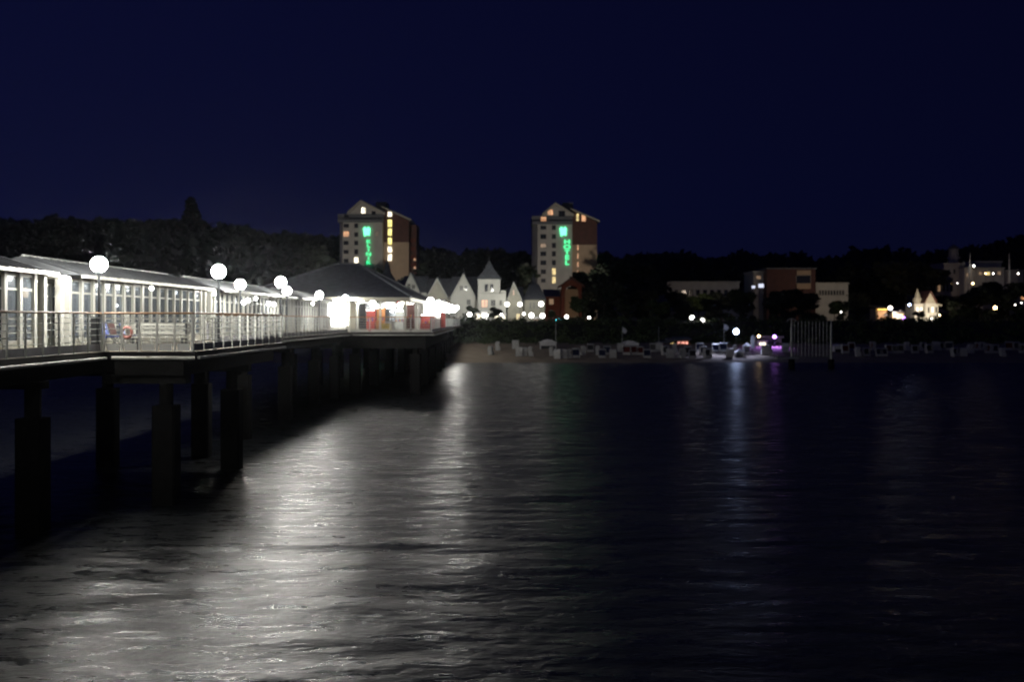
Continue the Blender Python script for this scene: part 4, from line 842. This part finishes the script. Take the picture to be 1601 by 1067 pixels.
# ------------------------------------------------------------------ beach buildings and furniture
def hut(px, top, eave, bot, y, wpx, label, m=M['canvas']):
    q = y/F; x = (px-800.5)*q; zb = ground_z(x, y); zt = EYE+(500-top)*q; ze_ = EYE+(500-eave)*q; a = wpx*q/2
    rt = empty('beach_hut', (x, y, zb), 0, label, 'hut', 'huts on the sand')
    mb = MB(); 
    mb.box(-a, -a+.12, 0, 2.4, 0, ze_-zb); mb.box(a-.12, a, 0, 2.4, 0, ze_-zb); mb.box(-a+.121, a-.121, 2.28, 2.4, 0, ze_-zb); mb.box(-a+.121, a-.121, 0, .1, (ze_-zb)*.55, ze_-zb); mb.build('wall', m, rt)
    mb = MB(); mb.prism([(-a-.2, ze_-zb+.001), (a+.2, ze_-zb+.001), (a*.45, zt-zb-.1), (0, zt-zb), (-a*.45, zt-zb-.1)], -.2, 2.6); mb.build('roof', m, rt)
    mb = MB(); mb.box(-a+.13, a-.13, .02, .08, 0, (ze_-zb)*.5); mb.build('shutter', M['dark'], rt)
hut(857, 531, 536, 555, 176, 25, 'white gabled beach hut nearest the pier'); hut(986, 533, 538, 556, 176, 25, 'white gabled beach hut in the middle of the beach right of a flag pole')
hut(1314, 539, 542, 560, 172, 19, 'low dim beach hut just right of the steel landing cage')
# lit kiosks
def kiosk(px, py, y, wpx, hpx, m, label, wall=M['dark']):
    q = y/F; x = (px-800.5)*q; zb = ground_z(x, y); a = wpx*q/2; zc = EYE+(500-py)*q
    rt = empty('beach_kiosk', (x, y, zb), 0, label, 'kiosk', 'lit kiosks above the beach'); h = zc-zb+hpx*q/2+.35
    mb = MB(); mb.box(-a-.3, a+.3, 0, 2.5, 0, h); mb.build('wall', wall, rt); mb = MB(); mb.prismx([(-1,h-.05),(-1,h+.1),(2.8,h+.45),(2.8,h+.01)], -a-.5, a+.5); mb.build('roof', M['slate'], rt)
    mb = MB(); n = max(2, int(wpx/5)); 
    for k in range(n): mb.box(-a+2*a*k/n+.06, -a+2*a*(k+1)/n-.06, -.05, -.004, zc-zb-hpx*q/2, zc-zb+hpx*q/2)
    mb.build('serving_window', m, rt)
kiosk(1037, 541.5, 184, 16, 5, M['windim'], 'dim orange-lit kiosk, leftmost of the three behind the beach chairs', M['brown'])
kiosk(1051, 539.5, 184.2, 6, 7, M['winye'], 'small amber-lit kiosk between the dim one and the pink one', M['brown'])
kiosk(1067.5, 538.5, 184, 17, 8, M['pink'], 'pink-lit kiosk with a reddish front, rightmost of the three', M['brick'])
kiosk(1192, 540, 182, 11, 8, M['winwh'], 'pale beach building with a bright cream window under the violet lamp', M['canvas'])
flat_building(1186, 1222, 529, 550, 184.5, M['grey'], 'grey lifeguard building behind the violet lamp', wins=[(1214,540,6,6,'dglass')], name='beach_house', depth=4)
# closed parasol, tents by the floodlight
x, y, z = P(1177.5, 524, 174); zb = ground_z(x, y); rt = empty('closed_parasol', (x, y, zb), 0, 'tall closed white parasol glowing beside the cool floodlight', 'parasol')
h = z-zb; mb = MB(); mb.cyl(0,0,h*.15,h*.8,.36,.42,12); mb.cyl(0,0,h*.8,h,.42,.03,12); mb.build('canopy', M['canvas'], rt); mb = MB(); mb.cyl(0,0,0,h*.15,.05,.05,8); mb.cyl(0,0,0,.08,.35,.35,12); mb.build('pole', M['galv'], rt)
def tent(px, py0, y, wpx, label, name='white_tent', cat='tent', m=M['canvas']):
    x, _, zt = P(px, py0, y); zb = ground_z(x, y); a = wpx/F*y/2; h = zt-zb
    rt = empty(name, (x, y, zb), 0, label, cat, None); mb = MB(); vs = [(-a,-a,h*.6),(a,-a,h*.6),(a,a,h*.6),(-a,a,h*.6),(0,0,h)]; mb.add(vs, [(0,1,4),(1,2,4),(2,3,4),(3,0,4),(3,2,1,0)]); mb.build('roof', m, rt)
    mb = MB(); mb.box(-a+.05,a-.05,a-.08,a-.03,0,h*.6-.01); mb.box(-a+.02,-a+.06,-a+.1,a-.1,0,h*.6-.01); mb.build('side_cloth', m, rt)
    for sx in (-1,1):
        mb = MB(); mb.cyl(sx*(a-.08), -a+.08, 0, h*.6-.005, .04, .04, 8); mb.build('post', M['galv'], rt)
tent(1168, 536, 173, 12, 'small white tent between the cool floodlight and the closed parasol'); tent(1157, 546, 166, 16, 'low white tent right under the cool floodlight'); 
tent(874, 498, 201, 10, 'teal glowing play tent left of its purple neighbour on the promenade', m=M['teal']); tent(893.5, 501, 201, 13, 'teal glowing round-topped play tent at the dark trees', m=M['teal'])
tent(884, 504, 201, 7, 'tiny purple lit tent between two teal ones', m=emit('purple_glow', (.5,.15,.8), 1.5))

# flag poles
for px, top, lab in ((869,505,'thin bare flag pole beside the beach hut nearest the pier'), (973,511,'thin flag pole left of the middle beach hut'), (1132,506,'flag pole left of the cool floodlight'), (1030,512,'faint thin pole left of the lit kiosks'), (1218,530,'short pole at the corner of the lifeguard building')):
    x, y, zt = P(px, top, 178); zb = ground_z(x, y); rt = empty('flag_pole', (x, y, zb), 0, lab, 'flag pole', 'flag poles on the beach')
    mb = MB(); mb.cyl(0,0,0,zt-zb,.05,.03,8); mb.sphere(0,0,zt-zb,.07,8,6); mb.build('pole', M['galv'], rt)
    mb = MB(); mb.add([(.04,0,zt-zb-.1),(.5,.1,zt-zb-.25),(.8,.0,zt-zb-.75),(.45,.08,zt-zb-1.2),(.04,0,zt-zb-.9)], [(0,1,2,3,4)]); mb.add([(.04,.015,zt-zb-.1),(.5,.115,zt-zb-.25),(.8,.015,zt-zb-.75),(.45,.095,zt-zb-1.2),(.04,.015,zt-zb-.9)], [(4,3,2,1,0)])
    if px in (973, 1132): mb.build('flag', M['canvas'], rt)

# promenade lamps
def place_lamp(px, py, y, r, m, label, cat='street lamp', group='street lamps in the town', pole=.05):
    x, _, z = P(px, py, y); zb = ground_z(x, y)
    return globe_lamp('street_lamp', x, y, zb-.05, z-zb+.05, r, M[m], label, group, cat, pole)
LP = [(734,492,205,.42,'far','lone street lamp just right of the pier glare, before the dark shrubs'), (762,493,206,.20,'far','small street lamp beside the bright shopfront under the turret'),
 (784,492,206,.22,'far','small street lamp right of the round tree under the turret'), (793,476,212,.42,'far','left of the two high street lamps flanking the small gabled house'), (813,476,212,.42,'far','right of the two high street lamps flanking the small gabled house'),
 (846,475.5,212,.46,'far','high street lamp in front of the low house with the hipped roof'), (819,491,204,.26,'far','smallest street lamp below the small gabled house'), (831,493.5,203,.46,'far','left of the two large low street lamps before the hipped-roof house'),
 (848,494,203,.44,'far','right of the two large low street lamps before the hipped-roof house'), (886,495.5,206,.36,'far','street lamp above the teal tents'), (921,497,206,.27,'far','lone small street lamp in the dark trees right of the teal tents'),
 (1082,497,200,.40,'far','left and higher of the two street lamps above the pink kiosk'), (1098,501.5,198,.38,'far','right and lower of the two street lamps above the pink kiosk'),
 (1186.5,526,180,.22,'warm','small warm street lamp left of the violet lamp'), (1211,527,180,.32,'violet','violet street lamp by the lifeguard building'),
 (1315,488,220,.14,'far','tiny white street lamp under the pale wing of the brown cube'), (1213.5,499,210,.09,'far','faint tiny lamp above and left of the landing cage'),
 (1372,516,215,.22,'far','left of the two small lamps at the bottom of the bar garden'), (1389,516,215,.24,'far','right of the two small lamps at the bottom of the bar garden'),
 (1392,482,228,.42,'far','large globe at the right end of the yellow awning'), (1413,498,222,.34,'violet','violet globe in the bar garden'), (1416,513,215,.3,'far','globe lamp low at the right side of the bar garden'),
 (1422,477,235,.24,'cool','bluish lamp between the bar and the floodlit villa'), (1457,500,255,.36,'far','big glaring lamp in front of the floodlit villa'), (1469,493,258,.2,'warm','small amber lamp right of the floodlit villa'),
 (1522.5,416,336,.30,'far','bright lamp on the hill terrace beside the left pylon'), (1541,428,336,.22,'warm','warm lamp at the middle of the hill terrace'), (1553,428,336,.22,'far','white lamp right of the middle of the hill terrace'), (1592,428,336,.22,'far','white lamp at the far right of the hill terrace'),
 (1497,443,318,.14,'far','tiny lamp beside the rounded pavilion'), (1521,443.5,318,.30,'warm','amber lamp in the dark slope under the left pylon'), (1556,481.5,270,.42,'warm','dull orange lamp low on the dark right slope'), (1587,477,270,.16,'far','faint tiny lamp right of the dull orange one'), (1597,474,275,.14,'far','faint tiny lamp at the right edge of the photo'),
 (1468,421,330,.09,'far','faint lamp left of the hill villa')]
for px, py, y, r, m, lab in LP: place_lamp(px, py, y, r, m, lab)
# cool floodlight
place_lamp(1151, 519, 171, .42, 'cool', 'glaring cool blue-white floodlight lamp on the beach', 'floodlight', 'beach lights', .05)
# bright shopfronts
def shopfront(px, py, y, wpx, hpx, m, label):
    x, _, z = P(px, py, y); a = wpx/F*y/2; h = hpx/F*y/2
    rt = empty('shop_stall', (x, y, 5.9), 0, label, 'stall', 'lit stalls on the promenade'); zb = 5.9
    mb = MB(); mb.box(-a, a, .4, 2.2, 0, z-zb+h); mb.build('wall', M['cream'], rt); mb = MB(); mb.prismx([(-.8,z-zb+h-.1),(-.8,z-zb+h+.05),(2.3,z-zb+h+.35),(2.3,z-zb+h+.02)], -a-.2, a+.2); mb.build('awning', M['canvas'], rt)
    mb = MB(); mb.box(-a*.9, a*.9, .33, .395, max(.2, z-zb-h), z-zb+h-.15); mb.build('lit_front', m, rt)
shopfront(748, 498, 208, 7, 15, M['winwh'], 'narrow lit stall at the left end of the shopfronts under the turret'); shopfront(757, 497, 207, 9, 18, M['tube'], 'brightest stall, right under the orange-lit turret window')
shopfront(776, 499, 208, 6, 12, M['winwh'], 'small lit stall hidden behind the round tree'); shopfront(787, 500, 208, 5, 14, M['winwh'], 'slim greenish-white lit stall right of the round tree')
shopfront(838, 502, 207, 8, 8, M['windim'], 'dim stall between the two large low street lamps')
# white glows behind brown cube (terrace lights)
shop = [(1190,447,296,8,6,'white lit terrace sign left of the foot of the brown cube'), (1178,449,297,5,4,'smaller white lit sign left of the brown cube')]
for px, py, y, a_, h_, lab in shop:
    x, _, z = P(px, py, y); a = a_/F*y/2; h = h_/F*y/2; zb = ground_z(x, y); rt = empty('lit_sign', (x, y, zb), 0, lab, 'sign', 'lit signs by the brown cube')
    mb = MB(); mb.box(-a, a, -.08, .08, z-zb-h, z-zb+h); mb.build('panel', emit('sign_glow', (.75,.8,1), 1.1), rt); mb = MB(); mb.box(-a+.1,-a+.2,-.05,.05,0,z-zb-h); mb.box(a-.2,a-.1,-.05,.05,0,z-zb-h); mb.build('post', M['steel'], rt)

# ------------------------------------------------------------------ hooded beach chairs
def chair_proto(m_in):
    rt = empty('beach_chair', (0,0,0))
    mb = MB(); mb.box(-.6,.6,-.38,.42,.06,.46); mb.box(-.55,-.45,-.36,.4,0,.059); mb.box(.45,.55,-.36,.4,0,.059); mb.build('base', M['wicker'], rt)
    pts = []; pr = [(.42,.461),(.50,.9),(.47,1.35),(.34,1.58),(.0,1.62),(-.26,1.5),(-.28,1.44),(0,1.54),(.30,1.50),(.40,1.30),(.43,.9),(.34,.461)]
    mb = MB(); n = len(pr)
    vs = [(-.6,p[0],p[1]) for p in pr]+[(.6,p[0],p[1]) for p in pr]; mb.add(vs, [(k,(k+1)%n,n+(k+1)%n,n+k) for k in range(n)])
    side = [(.42,.461),(.50,.9),(.47,1.35),(.34,1.58),(.0,1.62),(-.26,1.5),(-.1,.95),(-.3,.62),(-.34,.461)]
    for x in (-.62,.58): 
        k = len(side); mb.add([(x,p[0],p[1]) for p in side]+[(x+.04,p[0],p[1]) for p in side], [tuple(range(k)), tuple(range(k,2*k))[::-1]]+[(i,k+i,k+(i+1)%k,(i+1)%k) for i in range(k)])
    mb.build('hood', M['wicker'], rt)
    mb = MB(); mb.box(-.57,.57,-.32,.3,.462,.56); mb.box(-.57,.57,.22,.33,.561,1.35); mb.build('cushion', m_in, rt)
    return rt, kids(rt)
protos = [chair_proto(M['fabricblue']), chair_proto(M['fabricred']), chair_proto(M['dark'])]
used = [False]*3
cg = random.Random(21)
def beach_chair(px, y, rz, k, label, group='hooded beach chairs on the sand', s=1.0):
    x = (px-800.5)/F*y; z = ground_z(x, y)-.02
    if used[k]: r = copy_tree(protos[k][0], None, protos[k][1])
    else: r = protos[k][0]; used[k] = True
    r.location = (x, y, z); r.rotation_euler = (0,0,rz); s *= cg.uniform(.82, .95); r.scale = (s,s,s); tag(r, label, 'beach chair', group)
beach_chair(768, 168, 1.3, 0, 'lone white beach chair nearest the pier, first on the left'); beach_chair(779, 174, 1.5, 2, 'beach chair second from the pier, standing a little higher up the sand')
beach_chair(806, 176, 3.1, 0, 'beach chair set back behind the wide pale pair right of the pier'); beach_chair(812, 166, 3.0, 1, 'left of the touching pair of pale beach chairs before the first hut'); beach_chair(819, 166.3, 3.2, 0, 'right of the touching pair of pale beach chairs before the first hut')
beach_chair(830, 166.5, 1.6, 2, 'narrow-looking beach chair seen edge-on left of the first hut'); beach_chair(873, 163, 2.6, 0, 'beach chair lower on the sand just right of the first hut'); beach_chair(881, 163.4, 3.1, 1, 'second beach chair lower on the sand right of the first hut')
beach_chair(863, 167, 1.5, 2, 'beach chair standing in front of the right half of the first hut')
px = 891; 
while px < 1140:
    yy = cg.choice([164, 168, 172]); beach_chair(px, yy, cg.choice([1.5, 3.1, .1, -.3, .3, .5, -1.4, .0]), cg.randrange(3), 'white hooded beach chair in the crowded rows between the first hut and the floodlight', 'beach chairs between hut and floodlight'); px += cg.uniform(5.5, 12.5)
px = 1322
while px < 1606:
    yy = cg.choice([166, 170, 174]); beach_chair(px, yy, cg.choice([1.5, 3.1, .1, -.3, .3, .5, -1.4, .0]), cg.randrange(3), 'dim hooded beach chair in the dark rows right of the landing cage', 'beach chairs right of the landing cage'); px += cg.uniform(7, 13)
for px, y, rz, lab in ((1141,165,3.0,'pale beach chair just left of the floodlight pole'), (1150,170,1.5,'brightly lit beach chair right behind the floodlight pole'), (1196,168,3.1,'purple-lit beach chair below the cream window'), (1204,170,1.6,'purple-lit beach chair right of the cream window'), (1228,172,3.0,'violet-tinted beach chair just left of the landing cage')):
    beach_chair(px, y, rz, cg.randrange(3), lab)

# ------------------------------------------------------------------ landing cage in the water
y = 138; x0 = P(1237.5,0,y)[0]; x1 = P(1299.5,0,y)[0]; rt = empty('landing_cage', (x0, y, 0), 0, 'tall steel cage of upright bars on two dark piles standing off the beach', 'landing cage'); w_ = x1-x0
zz = lambda py: EYE+(500-py)*y/F
for x in (0, w_):
    mb = MB(); mb.cyl(x,0,-2.5,zz(562),.42,.40,12); mb.build('pile', M['tarred'], rt); mb = MB(); mb.cyl(x,0,zz(562),zz(512 if x == 0 else 508),.15,.14,10); mb.cyl(x,0,zz(512 if x == 0 else 508),zz(499),.09,.07,10); mb.build('mast', M['galv'], rt)
for k in range(1, 11):
    x = w_*k/11; mb = MB(); mb.cyl(x,.3,zz(559),zz(503),.045,.045,8); mb.build('bar', M['galv'], rt)
mb = MB(); 
for py in (504, 513, 536, 558): mb.tube((0,.3,zz(py)),(w_,.3,zz(py)),.045,6)
mb.build('cross_rail', M['steel'], rt)
mb = MB(); pts = [(.0-.55+ .1*k*1.0, 0) for k in range(12)]
pts = [(-.55+.55*(1-math.cos(math.pi*k/10)), zz(503)+.35*math.sin(math.pi*k/10)) for k in range(11)]
for a, b in zip(pts, pts[1:]): mb.tube((a[0],0,a[1]),(b[0],0,b[1]),.06,6)
mb.build('arched_top', M['galv'], rt)
mb = MB(); mb.box(-1.9,.75,-.6,.6,zz(561.5),zz(558.5)); mb.build('landing_platform', M['galv'], rt)

# ------------------------------------------------------------------ trees
TG = 'trees along the town front'
tree('conifer', 300, 316, 480, 'tall narrow dark tree sticking up above the left wooded ridge', widen=1.6)
tree('tall', 95, 352, 430, 'broad dark tree on the ridge behind the left end of the pier roof', widen=1.4); tree('dense', 40, 362, 430, 'lower dark tree at the far left of the ridge', widen=1.6)
tree('round', 774, 480, 203, 'small round tree in front of the turret house', widen=1.0)
tree('round', 737, 478, 209, 'small round tree against the wide gable left of the turret', widen=1.0)
T = [('dense',925,424,262,'dark tree overlapping the lower right side of the right hotel tower',1.0), ('broadleaf',905,462,232,'leafy tree faintly lit green before the arched brick hall',1.0), ('dense',945,440,245,'wide dark tree right of the hotel tower foot',1.2),
 ('tall',985,402,300,'tall dark tree standing between the hotel tower and the long white building',1.5), ('tall',950,410,310,'tall dark tree right beside the hotel tower',1.4), ('dense',1012,430,285,'dark tree at the left end of the long white building',1.1),
 ('olive',1005,452,262,'paler tree in front of the dim low building',1.2), ('dense',975,470,225,'dark bushy tree low in the middle of the dark grove',1.4), ('broadleaf',1030,468,228,'dark tree below the grey end wing',1.3), ('dense',1068,472,232,'dark tree below the long white building, behind the two street lamps',1.3),
 ('dense',1115,468,236,'dark tree below the right half of the long white building',1.4), ('broadleaf',1160,450,262,'dark tree at the right end of the long white building',1.0), ('dense',1165,472,228,'dark tree behind the cool floodlight',1.3), ('dense',1215,455,240,'dark round tree under the brown cube',1.0),
 ('dense',1262,458,238,'dark dome-shaped tree in front of the brown cube, above the landing cage',1.5), ('broadleaf',1305,470,240,'dark tree hiding the lower pale wing',.9), ('dense',1342,480,222,'dark tree left of the bar garden',1.4),
 ('tall',1345,404,330,'big dark tree right of the pale wing, reaching the skyline',1.6), ('tall',1380,408,322,'big dark tree above the bar garden, second from the pale wing',1.5), ('olive',1420,404,318,'large faintly olive-lit tree above the floodlit villa',1.5), ('olive',1343,455,260,'small warm-lit tree at the right end of the pale wing',.8),
 ('dense',1436,486,232,'dark bush-like tree in front of the floodlit villa',1.2), ('dense',1485,462,270,'dark tree right of the floodlit villa',1.4), ('dense',1530,448,285,'dark tree below the hill terrace',1.6), ('dense',1575,440,290,'dark tree below the right pylon',1.6), ('tall',1598,384,420,'tall dark tree at the right edge on the skyline',1.5),
 ('broadleaf',1510,480,240,'dark tree low on the right slope',1.5), ('dense',1560,490,230,'dark tree low at the far right behind the beach',1.7), ('broadleaf',1600,478,240,'dark tree cut by the right edge behind the beach',1.4), ('dense',1478,494,215,'dark low tree under the floodlit villa',1.3), 
 ('dense',1062,456,289,'dark tree before the left windows of the long white building',1.2), ('broadleaf',1092,458,289,'dark tree before the middle of the long white building',1.3), ('dense',1128,455,289,'dark tree before the right windows of the long white building',1.3), ('dense',1318,470,285,'dark tree before the end of the pale wing',1.2), ('dense',1232,452,280,'dark tree before the foot of the brown cube',1.3),
 ('broadleaf',862,484,222,'dark tree between the hipped-roof house and the teal tents',.9), ('dense',1120,500,208,'dark low tree above the beach left of the floodlight',1.5), ('dense',1010,498,208,'dark low tree above the kiosks',1.6), ('dense',945,500,206,'dark low tree right of the lone small street lamp',1.4), ('dense',1285,494,210,'dark low tree behind the landing cage',1.7), ('dense',1220,496,206,'dark low tree behind the violet lamp',1.5), ('dense',1340,494,206,'dark low tree right of the landing cage',1.5), ('dense',1520,492,208,'dark low tree behind the beach chairs at right',1.9), ('dense',1590,490,208,'dark low tree behind the beach chairs at the right edge',1.6)]
for k, px, top, y, lab, wd in T: tree(k, px, top, y, lab, TG, wd)
for px, top, y, lab in ((470,385,330,'dark tree on the ridge left of the left hotel tower'), (690,404,330,'dark tree between the two towers, nearer the left one'), (735,410,320,'dark tree between the two towers behind the wide gable'), (800,412,318,'dark tree just left of the right tower')): tree('dense', px, top, y, lab, TG, 1.4)

# ------------------------------------------------------------------ town light: added unseen facade spots, and beams of the beach lamps
def spot(name, loc, target, energy, col, size=70, r=.5):
    l = bpy.data.lights.new(name, 'SPOT'); l.energy = energy; l.color = col; l.spot_size = R(size); l.spot_blend = .6; l.shadow_soft_size = r
    o = bpy.data.objects.new(name, l); COL.objects.link(o); o.location = loc; o.rotation_euler = (Vector(target)-Vector(loc)).to_track_quat('-Z', 'Y').to_euler(); return o
for px, e in ((575, 26000), (872, 26000)):
    x = P(px, 0, 340)[0]; spot('tower_fill_spot', (x+2, 285, 12), (x+2, 341, 26), e, (1, .88, .76), 60)  # added unseen spot, stands in for general town light on the towers
spot('long_building_spot', (P(1110,0,280)[0], 279, 14), (P(1110,0,300)[0], 300, 13), 560, (1,.8,.62), 120)
spot('cube_spot', (P(1270,0,278)[0], 280, 15), (P(1270,0,300)[0], 300, 15), 600, (1,.72,.5), 110)
spot('villa_floodlight', (P(1450,0,250)[0], 251, 6.5), (P(1447,0,262)[0], 262, 10), 8000, (1,.82,.62), 110)
spot('hill_spot', (P(1520,0,322)[0], 320, 17), (P(1520,0,342)[0], 342, 20), 900, (1,.74,.6), 140)
spot('brick_spot', (P(885,0,240)[0], 240, 6.5), (P(885,0,250)[0], 250, 11), 500, (1,.7,.45), 120)

spot('bar_fill_spot', (P(1395,0,222)[0], 221, 8), (P(1392,0,234)[0], 233, 7), 900, (1,.8,.65), 130)  # unseen spot added to brighten the bar garden
for px in (655, 720, 770, 825):
    spot('house_fill_spot', (P(px,0,204)[0], 203, 12), (P(px,0,215)[0], 216, 9.5), 1100, (1,.97,.88), 120)  # added spot hanging unseen in the air to brighten the house fronts
spot('beach_floodlight', (P(1151,0,171)[0], 171, 4.9), (P(1145,0,171)[0], 170.5, 1), 5200, (.6,.66,1), 130, .05)
spot('beach_violet_light', (P(1211,0,180)[0], 179.4, 4.0), (P(1208,0,178)[0], 178.6, 1), 1800, (.45,.2,1), 125, .05)
# thin volume added over water and town to imitate lens halos round lamps
M_h = bpy.data.materials.new('halo_haze'); M_h.use_nodes = True; t = M_h.node_tree; t.nodes.remove(t.nodes['Principled BSDF'])
pv = t.nodes.new('ShaderNodeVolumePrincipled'); pv.inputs['Color'].default_value = (.85,.9,1,1); pv.inputs['Density'].default_value = .00010; pv.inputs['Anisotropy'].default_value = .955
t.links.new(pv.outputs[0], t.nodes['Material Output'].inputs['Volume'])
mb = MB(); mb.box(-1100, 1100, -70, 900, -4.5, 90); tag(mb.build('halo_haze', M_h), kind='stuff')
